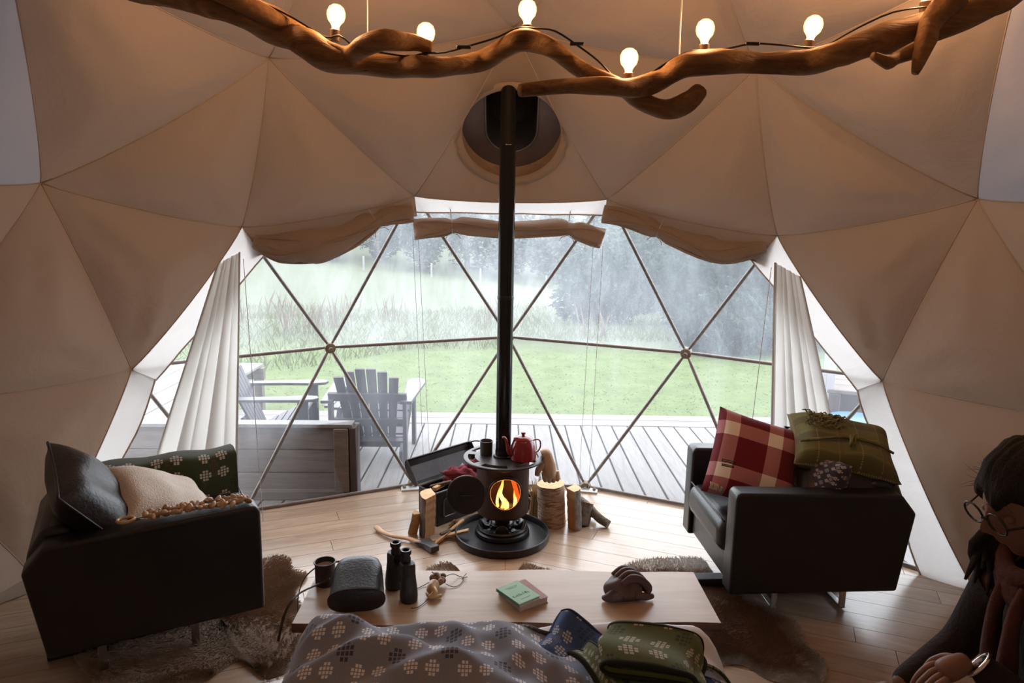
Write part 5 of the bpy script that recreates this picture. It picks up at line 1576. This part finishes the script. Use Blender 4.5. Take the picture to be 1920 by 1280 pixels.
round_log('split_log', 'grey-barked split log with orange face, leaning on the birch round', (.362, 1.985, 0), .078, .232, M['bark_grey'], 11, (-.05, -.06, 0), math.radians(-62), math.radians(50))
round_log('bark_slab', 'small grey billet lying against the grey-barked split log', (.44, 2.02, 0), .048, .13, M['bark_grey'], 14, (-.35, .25, 0), math.radians(-120), math.radians(60), 'log')
def stick(name, label, P, W, mat, cat='stick', jit=.3):
    t = thing(name, label, cat, P[0])
    q = spline([Vector(p) - Vector(P[0]) for p in P], 4)
    MB().tube(q, lerp_list(W, len(q)), 12, jitter=jit).build('wood', mat, t, smooth=60)
    return t
stick('branch_log', 'mossy grey branch propped across the logs at the far right of the woodpile', [(.435, 2.10, .115), (.49, 2.06, .085), (.545, 2.01, .045), (.595, 1.97, .024)], [.028, .026, .024, .024], M['bark_grey'])
stick('branch_log', 'short forked branch under the propped grey branch', [(.44, 2.14, .03), (.49, 2.11, .035), (.53, 2.07, .03)], [.022, .02, .016], M['bark_grey'])
def slat(label, a, b, w, h, mat, name='kindling'):
    t = thing(name, label, 'kindling', ((a[0] + b[0]) / 2, (a[1] + b[1]) / 2, (a[2] + b[2]) / 2))
    o = Vector(t.location)
    MB().bar(Vector(a) - o, Vector(b) - o, w, h).build('wood', mat, t, bevel=.003, bseg=1)
    return t
slat('long thin kindling stick leaning from the floor to the trunk', (-.385, 1.715, .012), (-.245, 1.95, .05), .020, .016, M['split'])
slat('pale split kindling with its end on the hearth tray', (-.345, 1.815, .012), (-.205, 1.80, .056), .034, .014, M['endgrain'])
slat('short brown kindling stick nearest the axe head', (-.452, 1.742, .010), (-.345, 1.770, .010), .022, .016, M['split'])
slat('dark kindling crossing the pale piece beside the tray', (-.36, 1.79, .032), (-.285, 1.87, .034), .026, .014, M['bark_rough'])
slat('kindling stick lying in the mouth of the open trunk', bxp(.03, .06, .205), bxp(.16, .10, .20), .028, .022, M['split'])
slat('second kindling stick in the open trunk, poking up at its end', bxp(.06, .13, .19), bxp(.13, .02, .235), .026, .02, M['bark_rough'])
M['straw'] = mk('dry_leaves', (.20, .11, .05), (.42, .28, .13), 30, .95)
tw = thing('pine_cone', 'small brown cone of twigs between the trunk and the tray', 'cone', (-.292, 1.915, 0))
cm = MB()
for k in range(40):
    a = k * 2.4; z = .004 + .055 * k / 40; r = .024 * (1 - (k / 40) ** 2) + .004
    cm.tube([(0, 0, z), (r * math.cos(a), r * math.sin(a), z + .008), (r * 1.5 * math.cos(a), r * 1.5 * math.sin(a), z + .004)], [.005, .0045, .001], 5)
cm.build('scales', M['straw'], tw)
ts = thing('tinder', 'pale straw tinder bundle on the birch round side of the stove', 'tinder', (.175, 2.11, 0))
sm = MB()
for k in range(90):
    a = rnd.uniform(0, 2 * PI); r = .045 * rnd.random() ** .5; h = rnd.uniform(.15, .25)
    sm.tube([(r * math.cos(a), r * math.sin(a), .0), (r * .6 * math.cos(a), r * .6 * math.sin(a), h * .6), (r * math.cos(a) + rnd.gauss(0, .02), r * math.sin(a) + rnd.gauss(0, .02), h)], [.003, .0028, .001], 4)
M['tinder'] = mk('pale_straw', (.50, .33, .16), (.66, .48, .27), 30, .95)
sm.build('straws', M['tinder'], ts)
pk = thing('black_pan', 'small black pan with a ring handle on the floor behind the stove', 'pan', (.185, 2.245, 0))
MB().lathe([(0, .0), (.055, 0), (.062, .008), (.064, .085), (.060, .085), (.058, .01), (0, .008)], 28, capb=False, capt=False).build('body', M['iron'], pk, smooth=40)
MB().tube([(.085 + .026 * math.cos(a), -.045, .045 + .032 * math.sin(a)) for a in [2 * PI * k / 20 for k in range(20)]], .005, 6, closed=True).build('handle', M['iron'], pk, smooth=True)

# work glove hung on the plate rim
M['suede'] = mk('tan_suede', (.42, .29, .20), (.58, .44, .32), 10, .95, 0, .4, 40)
sg_ = thing('work_glove', 'tan suede work glove hanging from the right rim of the stove plate', 'glove', (.205, 1.88, .46))
def mitt(dx, dy, turn, sc):
    def q(p): return Vector((dx + sc * (p[0] * math.cos(turn) - p[1] * math.sin(turn)), dy + sc * (p[0] * math.sin(turn) + p[1] * math.cos(turn)), sc * p[2]))
    MB().tube(spline([q(p) for p in ((-.010, 0, .012), (.012, 0, .016), (.020, 0, -.010), (.026, 0, -.045), (.032, 0, -.085), (.034, 0, -.105))], 5), lerp_list([.024 * sc, .028 * sc, .032 * sc, .040 * sc, .042 * sc, .026 * sc], 26), 16, flat=.85, jitter=.14).build('palm', M['suede'], sg_, smooth=True)
    for k in range(4):
        x = .004 + .020 * k
        MB().tube(spline([q((x, -.004, -.075)), q((x + .004, -.008, -.105)), q((x + .006, -.006, -.132 + .006 * abs(k - 1.5)))], 5), lerp_list([.0155 * sc, .0150 * sc, .009 * sc], 11), 10, jitter=.1).build('finger', M['suede'], sg_, smooth=True)
    MB().tube(spline([q((-.004, -.006, -.030)), q((-.026, -.010, -.060)), q((-.034, -.008, -.090))], 5), lerp_list([.018 * sc, .016 * sc, .010 * sc], 11), 10, jitter=.1).build('thumb', M['suede'], sg_, smooth=True)
mitt(.0, .0, .2, 1.15)

# axe
M['ash'] = wood_mat('ash_handle', (.62, .36, .19), (.46, .24, .12), 0, 3, .5, .05, 0)
M['axe_iron'] = mk('axe_iron', (.055, .050, .052), (.10, .09, .09), 14, .45, .7, .2, 80)
M['axe_edge'] = mk('ground_axe_edge', (.42, .36, .33), None, 9, .3, .9)
ax = thing('axe', 'hand axe with a curved pale handle lying on the floor left of the stove', 'axe', (-.44, 1.69, 0))
def ap(x, y, z=.02): return Vector((x + .44, y - 1.69, z))
hp = [ap(-.742, 1.905, .018), ap(-.730, 1.893, .018), ap(-.690, 1.842, .018), ap(-.625, 1.795, .018), ap(-.54, 1.765, .02), ap(-.46, 1.708, .022), ap(-.40, 1.665, .024)]
MB().tube(spline(hp, 5), lerp_list([.014, .017, .0135, .0135, .014, .015, .012], 31), 12, flat=.7).build('handle', M['ash'], ax, smooth=True)
Ma = Matrix.Translation(ap(-.405, 1.672, .024)) @ Matrix.Rotation(math.radians(38), 4, 'Z')
hm = MB()
sect = [(-.050, .016, .026), (-.02, .018, .026), (.02, .015, .028), (.06, .009, .040), (.085, .003, .052)]
vs = []
for y, hz, hx in sect: vs += [Ma @ Vector((sx * hx, y, sz * hz)) for sx, sz in ((-1, -1), (1, -1), (1, 1), (-1, 1))]
hm.add(vs, [(i * 4 + k, i * 4 + (k + 1) % 4, i * 4 + 4 + (k + 1) % 4, i * 4 + 4 + k) for i in range(len(sect) - 1) for k in range(4)] + [(3, 2, 1, 0), (16, 17, 18, 19)])
hm.build('head', M['axe_iron'], ax, bevel=.003)
MB().tube([Ma @ Vector((x, .086 + .006 * (1 - (x / .05) ** 2), 0)) for x in (-.052, -.03, 0, .03, .052)], .0035, 6).build('cutting_edge', M['axe_edge'], ax)

# ------------------------------------------------------------------ hides on the floor
def hide_mat(name, base, base2, edge, lo, hi, ylo=-9, yhi=9):
    t = NT(name)
    s = t.n('ShaderNodeSeparateXYZ', {0: t.n('ShaderNodeTexCoord').outputs['UV']})
    ob = t.coord('Object', (1, 1, 1))
    n = t.noise(ob, 5, 5, .7, 1.5); fine = t.noise(t.coord('Object', (40, 160, 40)), 2.2, 3, .7)
    f = t.math('ADD', s.outputs[1], t.math('MULTIPLY', t.math('SUBTRACT', n, .5), .5))
    k = t.n('ShaderNodeMapRange', {0: f, 1: lo, 2: hi}).outputs[0]
    oy = t.math('ADD', t.n('ShaderNodeSeparateXYZ', {0: ob}).outputs[1], t.math('MULTIPLY', t.math('SUBTRACT', n, .5), .25))
    k = t.math('MAXIMUM', k, t.math('MAXIMUM', t.n('ShaderNodeMapRange', {0: oy, 1: yhi, 2: yhi + .06}).outputs[0], t.n('ShaderNodeMapRange', {0: oy, 1: ylo, 2: ylo - .06}).outputs[0]))
    body = t.mix(t.math('ADD', t.math('MULTIPLY', n, .5), t.math('MULTIPLY', fine, .5)), base, base2)
    col = t.mix(k, body, edge)
    return t.end(t.bsdf(col, .9, 0, t.bump(t.math('ADD', fine, n), .9, .02), Sheen_Weight=.15))
def hide(name, label, outline, ctr, mat, seed, nb=14000, fur=.026, loose=.016):
    t = thing(name, label, 'rug', (ctr[0], ctr[1], 0))
    P = spline([Vector((x, y, 0)) for x, y in outline] + [Vector((*outline[0], 0))], 6)[:-1]
    P = [p - Vector((ctr[0], ctr[1], 0)) for p in P]
    n = len(P); NRr = 14
    def z(p, s): return .003 + loose * (1 - s ** 4) * (.6 + noise.noise(Vector((p.x * 4 + seed, p.y * 4, 0)))) + .012 * max(0, noise.noise(Vector((p.x * 2.2, p.y * 2.2 + seed, 3)))) * (1 - s ** 6)
    def pt(i, s):
        f = i % n; a = int(f); q = P[a].lerp(P[(a + 1) % n], f - a) * s
        return Vector((q.x, q.y, max(.002, z(q, s))))
    vs = [pt(i, (j + .02) / NRr) for j in range(NRr + 1) for i in range(n)]
    uv = [(i / n, j / NRr) for j in range(NRr + 1) for i in range(n)]
    fs = [(j * n + i, j * n + (i + 1) % n, (j + 1) * n + (i + 1) % n, (j + 1) * n + i) for j in range(NRr) for i in range(n)] + [tuple(range(n - 1, -1, -1))]
    fs = [f[::-1] if len(f) == 4 else f for f in fs]
    MB().add(vs, fs, uv).build('skin', mat, t, smooth=True)
    m = MB(); r = random.Random(seed)
    for _ in range(nb):
        s = math.sqrt(r.random()); i = r.uniform(0, n)
        p = pt(i, s)
        fl_ = noise.noise(Vector((p.x * 3, p.y * 3, seed))) * 3 + math.atan2(p.y, p.x)
        d = Vector((math.cos(fl_), math.sin(fl_), 0)); sd_ = Vector((-d.y, d.x, 0)) * .0016
        Lh = fur * r.uniform(.5, 1.2) * (.55 if s > .93 else 1)
        u_ = (i / n, s)
        tip = p + d * Lh + Vector((0, 0, .006 + .010 * r.random()))
        tip.z = max(tip.z, .004)
        m.add([p - sd_, p + sd_, p + d * Lh * .5 + Vector((0, 0, .010)), tip], [(0, 1, 2), (1, 3, 2)], [u_] * 4)
    tag(m.build('fur', mat, t), None, None, None, 'stuff')
    return t
M['hideL'] = hide_mat('reindeer_fur', (.26, .14, .085), (.68, .48, .34), (.66, .56, .45), .90, 1.06, -.36)
M['hideR'] = hide_mat('brown_hide_fur', (.15, .07, .042), (.46, .27, .17), (.80, .73, .65), .78, 1.0, -.37, .40)
hide('fur_hide', 'shaggy brown hide with pale edges under the left armchair', [(-1.60, 1.30), (-1.25, 1.56), (-1.13, 1.55), (-1.08, 1.45), (-.985, 1.38), (-1.0, 1.24), (-.93, 1.10), (-.80, .95), (-.82, .70), (-.91, .60), (-1.0, .665), (-1.07, .70), (-1.16, .55), (-1.30, .42), (-1.45, .35), (-1.55, .55), (-1.75, .75), (-1.80, 1.05)], (-1.25, .98), M['hideL'], 21)
hide('fur_hide', 'dark brown hide with a cream border, right of the coffee table', [(.62, 1.52), (.75, 1.60), (.90, 1.61), (1.04, 1.60), (1.06, 1.45), (1.16, 1.25), (1.25, 1.12), (1.30, 1.00), (1.28, .85), (1.30, .72), (1.22, .60), (1.05, .62), (.95, .72), (.80, .68), (.62, .62), (.55, .85), (.62, 1.05), (.58, 1.30)], (.90, 1.05), M['hideR'], 31)
hide('fur_hide', 'brown hide under the coffee table, two leg tips showing by the stove', [(-.42, 1.30), (-.40, 1.46), (-.31, 1.53), (-.25, 1.48), (-.19, 1.36), (-.08, 1.30), (.06, 1.40), (.10, 1.53), (.18, 1.50), (.28, 1.42), (.30, 1.28), (.42, 1.0), (.36, .65), (.1, .45), (-.2, .45), (-.42, .65), (-.48, 1.0)], (-.03, .98), M['hideL'], 41, 5000)

# ------------------------------------------------------------------ bed with its covers
bd = thing('bed', 'low bed at the front, mostly hidden under the grey quilt', 'bed', (0.01, -.76, 0))
MB().box((0, 0, .13), (1.24, 1.86, .26)).build('base', M['bark_rough'], bd, bevel=.01)
MB().box((0, 0, .355), (1.24, 1.88, .19)).build('mattress', M['linen'], bd, bevel=.05, bseg=4)
def bed_top(x, y):
    ex = max(0, (abs(x - .01) - .56) / .10); ey = max(0, (y - .135) / .085)
    fl_up = .034 * max(0, min(1, (y - .06) / .07)) * max(0, min(1, (x - .06) / .10))
    return .505 + fl_up - .11 * min(1.6, ex) ** 2.2 - .09 * min(1.6, ey) ** 2.2 + .014 * noise.noise(Vector((x * 3.2, y * 3.2, 1)))
dv = thing('duvet', 'white duvet on the bed, showing along the right edge', 'duvet', (0, -.7, .45))
MB().grid(lambda u, v: ((lambda x, y: (x, y + .7, bed_top(x, y) - .45 + .006 * math.sin(x * 17 + y * 9)))(-.66 + 1.36 * u, -1.6 + 1.82 * v)), 60, 70, .03).build('cover', M['linen'], dv, smooth=True)
def seg_d(x, y, a, b):
    ax, ay = x - a[0], y - a[1]; bx_, by_ = b[0] - a[0], b[1] - a[1]
    L2 = bx_ * bx_ + by_ * by_; t = max(0, min(1, (ax * bx_ + ay * by_) / L2))
    dx, dy = ax - bx_ * t, ay - by_ * t
    s = 1 if bx_ * ay - by_ * ax > 0 else -1
    return math.hypot(dx, dy) * s, t
def ridge(x, y, a, b, h, w1, w2):
    d, t = seg_d(x, y, a, b)
    return h * math.exp(-(d / (w1 if d > 0 else w2)) ** 2) * (.35 + .65 * math.sin(PI * min(1, t * .9 + .12)))
def quilt_z(x, y):
    z = bed_top(x, y) + .016
    z += ridge(x, y, (-.55, .13), (.10, -.20), .052, .045, .11)
    z += ridge(x, y, (-.70, -.13), (-.20, .02), .035, .030, .06)
    z += ridge(x, y, (-.30, .18), (.02, .02), .018, .04, .05)
    z += ridge(x, y, (-.05, .17), (.25, -.20), .030, .04, .06)
    z += ridge(x, y, (-.40, -.16), (.05, -.02), .022, .03, .05)
    z += .006 * math.exp(-((x + .52) / .10) ** 2 - ((y - .12) / .09) ** 2)
    z += ridge(x, y, (-.18, .17), (.02, -.16), .018, .022, .05)
    z += ridge(x, y, (-.62, .02), (-.34, .14), .020, .02, .045)
    z += .018 * noise.noise(Vector((x * 6, y * 6, 5))) + .007 * noise.noise(Vector((x * 5 + y * 9, y * 4 - x * 12, 2))) + .004 * noise.noise(Vector((x * 18, y * 18, 5)))
    return z
def q_far(x):
    if x < .0: return .215 + .012 * math.sin(x * 9)
    k = min(1, x / .14); k = k * k * (3 - 2 * k)
    return .215 - .115 * k - max(0, x - .14) * .30
qt = thing('grey_quilt', 'rumpled grey wool quilt with white block flowers over the bed', 'quilt', (0, -.7, .5))
def quilt(u, v):
    x = -.735 + 1.40 * u
    y = -1.55 + (q_far(x) + 1.55) * v ** .8
    xs = x
    return (xs, y + .7, quilt_z(x, y) - .5)
MB().grid(quilt, 150, 170, .012).build('wool', M['quilt'], qt, smooth=True)
MB().tube([quilt(k / 150, 1) for k in range(151)], .008, 6).build('edging', M['dkgreen_wool'], qt, smooth=True)

def lay(name, label, ctr, d, w, path, thick, mat, edge, cat='blanket', rise=0):
    """folded blanket: a side profile (s along d, height) swept across its width"""
    d = Vector((d[0], d[1], 0)).normalized(); s_ = Vector((-d.y, d.x, 0))
    o = thing(name, label, cat, ctr)
    q = spline([Vector((a, b, 0)) for a, b in path], 7)
    def fn(u, v):
        f = u * (len(q) - 1); i = min(int(f), len(q) - 2); p = q[i].lerp(q[i + 1], f - i)
        c = (v - .5) * w * (1 - .10 * math.sin(u * 3))
        return d * (p.x + .012 * math.sin(v * 5 + u * 4)) + s_ * c + Vector((0, 0, p.y + .006 * math.sin(v * 7 + u * 9) + rise * (v - .5)))
    MB().grid(fn, 90, 30, thick).build('wool', mat, o, smooth=60)
    for v in (0, 1):
        MB().tube([Vector(fn(k / 90, v)) - Vector((0, 0, thick / 2)) for k in range(91)], thick * .62, 6, jitter=.5).build('stitched_edge', edge, o, smooth=True)
    for u in (0, 1):
        MB().tube([Vector(fn(u, k / 30)) - Vector((0, 0, thick / 2)) for k in range(31)], thick * .62, 6, jitter=.5).build('stitched_edge', edge, o, smooth=True)
    return o
bb = Vector((.345, -.06, .505))
lay('blue_blanket', 'blue blanket with white block flowers tossed across the foot of the bed', bb, (.80, -.60), .20,
    [(-.27, .030), (-.24, .042), (-.19, .028), (-.12, .008), (-.06, .028), (0, .030), (.06, .006), (.13, .004), (.20, .008), (.26, -.004), (.33, -.03)], .012, M['blue_wool'], M['stitch_blue'], rise=.03)
gbp = [(-.12, .004), (.0, .006), (.11, .008), (.135, .024), (.11, .040), (0, .042), (-.10, .040), (-.125, .056), (-.10, .072), (0, .078), (.09, .072), (.125, .060), (.138, .035), (.140, .010)]
lay('green_blanket', 'folded olive blanket with white block flowers lying on the blue blanket', (.392, -.085, .545), (.85, -.22), .20, gbp, .012, M['green_wool'], M['stitch_dark'])
lay('green_blanket', 'loose olive blanket end with pale stripes, between the blue and the folded olive one', (.262, -.115, .560), (.42, -.90), .075, [(-.11, .002), (-.05, .014), (.02, .010), (.08, -.004), (.13, -.03)], .012, M['green_wool'], M['stitch_dark'])
# ------------------------------------------------------------------ person kneeling beside the bed
M['skin'] = mk('skin', (.20, .10, .065), (.25, .125, .08), 30, .5, 0, .05, 120)
M['hair'] = mk('dark_hair', (.006, .004, .004), (.014, .009, .007), 6, .8, 0, .6, 60, stretch=(6, 6, 1))
M['jumper'] = mk('dark_jumper', (.016, .010, .010), (.026, .016, .016), 12, .95, 0, .4, 80)
M['trousers'] = mk('dark_trousers', (.018, .018, .024), rough=.9)
M['scarf'] = mk('russet_scarf', (.060, .018, .016), (.09, .028, .024), 9, .95, 0, .5, 60)
M['frame_dark'] = mk('dark_glasses_frame', (.015, .012, .012), rough=.25)
M['lens'] = (lambda t: t.end(t.n('ShaderNodeMixShader', {0: .12, 1: t.n('ShaderNodeBsdfTransparent').outputs[0], 2: t.n('ShaderNodeBsdfGlossy', {1: .05}).outputs[0]}).outputs[0]))(NT('glasses_lens'))
M['silver'] = mk('silver_bangle', (.8, .78, .76), None, 9, .15, 1)
PO = Vector((1.16, -.48, 0)); PSHIFT = Vector((.035, 0, -.005))
pe = thing('person', 'person in dark clothes with glasses and scarf kneeling by the bed, hand reaching out', 'person', PO + Vector((.035, 0, 0)))
def skin_mesh(chains, sub=2):
    """chains of (point, radius): grown into one smooth surface each"""
    me = bpy.data.meshes.new('grow'); vs, es, rd, roots = [], [], [], []
    idx = {}
    for ch in chains:
        prev = None
        for i, (p, r) in enumerate(ch):
            key = tuple(round(x, 4) for x in p)
            if key not in idx:
                idx[key] = len(vs); vs.append(Vector(p)); rd.append(r)
                if i == 0: roots.append(idx[key])
            if prev is not None: es.append((prev, idx[key]))
            prev = idx[key]
    me.from_pydata(vs, es, [])
    ob = bpy.data.objects.new('grow', me); C.objects.link(ob)
    ob.modifiers.new('skin', 'SKIN')
    if not me.skin_vertices: me.skin_vertices.new() if hasattr(me.skin_vertices, 'new') else None
    if me.skin_vertices:
        for k, d in enumerate(me.skin_vertices[0].data): d.radius = (rd[k], rd[k]); d.use_root = k in roots
    s = ob.modifiers.new('sub', 'SUBSURF'); s.levels = sub; s.render_levels = sub
    dg = bpy.context.evaluated_depsgraph_get(); dg.update()
    ev = bpy.data.meshes.new_from_object(ob.evaluated_get(dg))
    V = [v.co.copy() for v in ev.vertices]; F_ = [tuple(p.vertices) for p in ev.polygons]
    bpy.data.objects.remove(ob); bpy.data.meshes.remove(ev)
    return V, F_
def rel(P): return [(Vector(p) - PO, r) for p, r in P]
pelvis = (1.24, -.48, .50)
neck0, neck1, headc = (1.135, -.485, 1.045), (1.085, -.487, 1.125), Vector((1.035, -.49, 1.215))
wr = Vector((.905, -.555, .905))
tors = [(pelvis, .135), ((1.235, -.48, .62), .120), ((1.205, -.48, .76), .125), ((1.17, -.48, .90), .130), ((1.145, -.482, .99), .085), (neck0, .052), (neck1, .048), (tuple(headc), .05)]
armN = [((1.17, -.48, .90), .130), ((1.16, -.62, .965), .062), ((1.155, -.675, .93), .056), ((1.12, -.735, .76), .043), ((1.03, -.66, .80), .040), (tuple(wr), .026)]
armF = [((1.17, -.48, .90), .130), ((1.15, -.34, .965), .062), ((1.14, -.29, .93), .056), ((1.10, -.25, .75), .043), ((1.00, -.30, .72), .040), ((.88, -.36, .70), .027)]
legN = [(pelvis, .135), ((1.22, -.57, .45), .098), ((1.11, -.58, .25), .080), ((1.01, -.58, .075), .062), ((1.17, -.58, .065), .052), ((1.36, -.57, .055), .040), ((1.46, -.57, .050), .030)]
legF = [(pelvis, .135), ((1.22, -.39, .45), .098), ((1.11, -.38, .25), .080), ((1.01, -.38, .075), .062), ((1.17, -.38, .065), .052), ((1.36, -.39, .055), .040), ((1.46, -.39, .050), .030)]
hd = Vector((-.93, -.05, -.36)).normalized(); hs_ = Vector((0, 1, 0)); hs_ = (hs_ - hd * hs_.dot(hd)).normalized(); hu = hd.cross(hs_) * -1
if hu.z < 0: hu = -hu
def hand(w, d, up, side, S=.84):
    """palm and five bent fingers; d points along the hand, up out of its back, side towards the thumb"""
    d, up, side = Vector(d).normalized(), Vector(up).normalized(), Vector(side).normalized()
    ch = [[(tuple(w), .024), (tuple(w + d * .03), .027), (tuple(w + d * .06), .031), (tuple(w + d * .085), .026)]]
    for k, (o, L_) in enumerate(((.030, .070), (.011, .080), (-.009, .074), (-.028, .056))):
        b = w + d * .066 + side * o * .8
        j1 = w + d * .095 + side * o; j2 = j1 + d * L_ * .42 - up * L_ * .22; j3 = j2 + d * L_ * .24 - up * L_ * .26; j4 = j3 + d * L_ * .10 - up * L_ * .24
        ch.append([(tuple(b), .0095), (tuple(j1), .0098), (tuple(j2), .0088), (tuple(j3), .0080), (tuple(j4), .0062)])
    b = w + d * .028 + side * .018
    ch.append([(tuple(b), .012), (tuple(w + d * .048 + side * .042 - up * .006), .0115), (tuple(w + d * .078 + side * .054 - up * .016), .0098), (tuple(w + d * .100 + side * .052 - up * .028), .0072)])
    ch = [[(tuple(w + (Vector(p) - w) * S), r * S) for p, r in c] for c in ch]
    return ch
hands = hand(wr + Vector((-.004, 0, 0)), (-.88, -.03, -.42), (-.35, -.15, .92), (.12, .98, .14)) + hand(Vector((.876, -.361, .699)), (-.9, -.1, -.35), (-.3, 0, .95), (0, -1, 0))
chains = [rel(tors), rel(armN), rel(armF), rel(legN), rel(legF)]
V1, F1 = skin_mesh([[(p, r * .90) for p, r in c] for c in chains])
V2, F2 = skin_mesh([rel(c) for c in hands])
body = MB(); body.add(V1, F1); body.add(V2, F2)
H0 = headc - PO
def g(x, y, cx, cy, s): return math.exp(-(((x - cx) ** 2 + (y - cy) ** 2) / (s * s)))
def head(u, v):
    a, e = 2 * PI * u, PI * (v - .5)
    f, s, w = math.cos(a) * math.cos(e), math.sin(a) * math.cos(e), math.sin(e)
    rf, rs, ru = .096, .074, .116
    k = 1.0
    if w < 0: rs *= 1 - .28 * w * w; rf *= 1 - .10 * w * w
    p = hd * f * rf + hs_ * s * rs + hu * w * ru
    if f > 0:
        p += hd * (.026 * g(s, w, 0, -.16, .13) + .012 * g(s, w, 0, .0, .10) + .010 * g(s, w, 0, -.48, .14) + .006 * g(s, w, 0, -.42, .10) + .016 * g(s, w, 0, -.86, .22) + .005 * g(s, w, 0, .16, .35))
        p -= hd * (.013 * g(s, w, .40, .04, .15) + .013 * g(s, w, -.40, .04, .15) + .005 * g(s, w, 0, -.60, .12))
        p -= hd * .004 * g(s, w * 3, 0, -1.32, .22)
    return H0 + p
body.grid(head, 48, 36)
for s in (-1, 1):
    body.lathe([(0, -.006), (.018, -.004), (.022, .0), (.017, .004), (.010, .001), (0, .0)], 14, H0 + hs_ * s * .076 - hd * .008 - hu * .010, Matrix((hd, hu, hs_ * s)).transposed(), sy=1.35, capb=False, capt=False)
    body.lathe([(0, -.010), (.007, -.006), (.010, 0), (.007, .006), (0, .010)], 10, H0 + hd * .080 + hs_ * s * .031 + hu * .006, capb=False, capt=False)
body.build('body', M['skin'], pe, smooth=True)
V, F_ = skin_mesh([[(p, r * 1.08) for p, r in rel(c)] for c in (tors[:6], [(p, r * (1.12 if i else 1)) for i, (p, r) in enumerate(armN)], armF)])
MB().add(V, F_).build('jumper', M['jumper'], pe, smooth=True)
V, F_ = skin_mesh([[(p, r * 1.07) for p, r in rel(c)] for c in ([(pelvis, .135), ((1.237, -.48, .60), .125)], legN[:6], legF[:6])])
MB().add(V, F_).build('trousers', M['trousers'], pe, smooth=True)
for s in (-1, 1):
    c = H0 + hd * .108 + hs_ * s * .033 + hu * .006
    q = [c + hs_ * math.cos(a) * .026 + hu * math.sin(a) * .021 for a in [2 * PI * k / 24 for k in range(24)]]
    if s < 0: gp = empty('glasses', (0, 0, 0), 0, pe)
    MB().tube(q, .0022, 6, closed=True).build('rim', M['frame_dark'], gp, smooth=True)
    MB().add(q, [tuple(range(24))]).build('lens', M['lens'], gp)
    MB().tube([c + hs_ * s * .026, H0 + hd * .06 + hs_ * s * .080 + hu * .008, H0 - hd * .01 + hs_ * s * .080 + hu * .006], .0022, 6).build('temple', M['frame_dark'], gp)
MB().tube([H0 + hd * .110 + hs_ * .008 + hu * .008, H0 + hd * .114 + hu * .011, H0 + hd * .110 - hs_ * .008 + hu * .008], .0022, 6).build('bridge', M['frame_dark'], gp)
def hair(u, v):
    a, e = 2 * PI * u, PI * (v - .5)
    f, s, w = math.cos(a) * math.cos(e), math.sin(a) * math.cos(e), math.sin(e)
    lim = .34 - 1.9 * max(0, .62 - f) if f < .62 else .34 + .12 * math.sin(s * 9)
    k = 1.16 + .05 * noise.noise(Vector((f * 3, s * 3, w * 3))) + .018 * math.sin(s * 34 + w * 6)
    if w < lim: k *= max(.70, 1 - (lim - w) * 1.1)
    return H0 + hd * (f * .096 * k - .006) + hs_ * s * .080 * k + hu * (w * .118 * k + .004)
hm_ = MB().grid(hair, 60, 40)
for k in range(70):
    a = rnd.uniform(1.75, 2 * PI - 1.75); f, s = math.cos(a), math.sin(a)
    r0 = H0 + hd * f * .085 + hs_ * s * .082 + hu * rnd.uniform(-.02, .05)
    Lh = rnd.uniform(.16, .30)
    out = (hs_ * s + hd * f * .4)
    P = [r0, r0 + out * .016 + Vector((0, 0, -.35 * Lh)), r0 + out * .030 + Vector((rnd.gauss(-.02, .012), 0, -.7 * Lh)), r0 + out * .026 + Vector((rnd.gauss(-.035, .02), rnd.gauss(0, .015), -Lh))]
    hm_.tube(spline(P, 3), lerp_list([.013, .014, .012, .003], 10), 6)
hm_.build('hair', M['hair'], pe, smooth=True)
fz = MB()
for k in range(90):
    a, w = rnd.uniform(0, 2 * PI), rnd.uniform(.15, 1)
    d = (hd * math.cos(a) * .8 + hs_ * math.sin(a) + hu * w).normalized()
    b = H0 + d * .108; t_ = Vector((rnd.gauss(0, .03), rnd.gauss(0, .03), rnd.gauss(.0, .02)))
    fz.tube([b, b + d * .006 + t_ * .25, b + d * .008 + t_ * .6], [.0005, .0004, .0002], 3)
fz.build('loose_hair', M['hair'], pe)
sc_ = MB()
nc = Vector((1.115, -.487, 1.05)) - PO
for j in range(3):
    sc_.tube([nc + Vector((.088 * math.cos(a) - .004 * j, .095 * math.sin(a), -.012 + .026 * j - .032 * math.cos(a) * -1 + .010 * math.sin(3 * a + j))) for a in [2 * PI * k / 28 for k in range(28)]], .026 - .003 * j, 10, closed=True, jitter=.2)
for dx, dy, L_ in ((-.095, -.035, .24), (-.085, .030, .19)):
    sc_.tube(spline([nc + Vector((dx, dy, -.01)), nc + Vector((dx - .020, dy, -.09)), nc + Vector((dx - .022, dy - .01, -L_)), nc + Vector((dx - .012, dy - .01, -L_ - .05))], 4), lerp_list([.026, .030, .036, .030], 13), 12, flat=.5, jitter=.3)
sc_.build('scarf', M['scarf'], pe, smooth=True)
ad = (wr - Vector((1.03, -.66, .80))).normalized(); bc = wr - PO - ad * .012
e1 = ad.orthogonal().normalized(); e2 = ad.cross(e1)
MB().tube([bc + e1 * math.cos(a) * .029 + e2 * math.sin(a) * .029 for a in [2 * PI * k / 28 for k in range(28)]], .0045, 8, closed=True).build('bangle', M['silver'], pe, smooth=True)
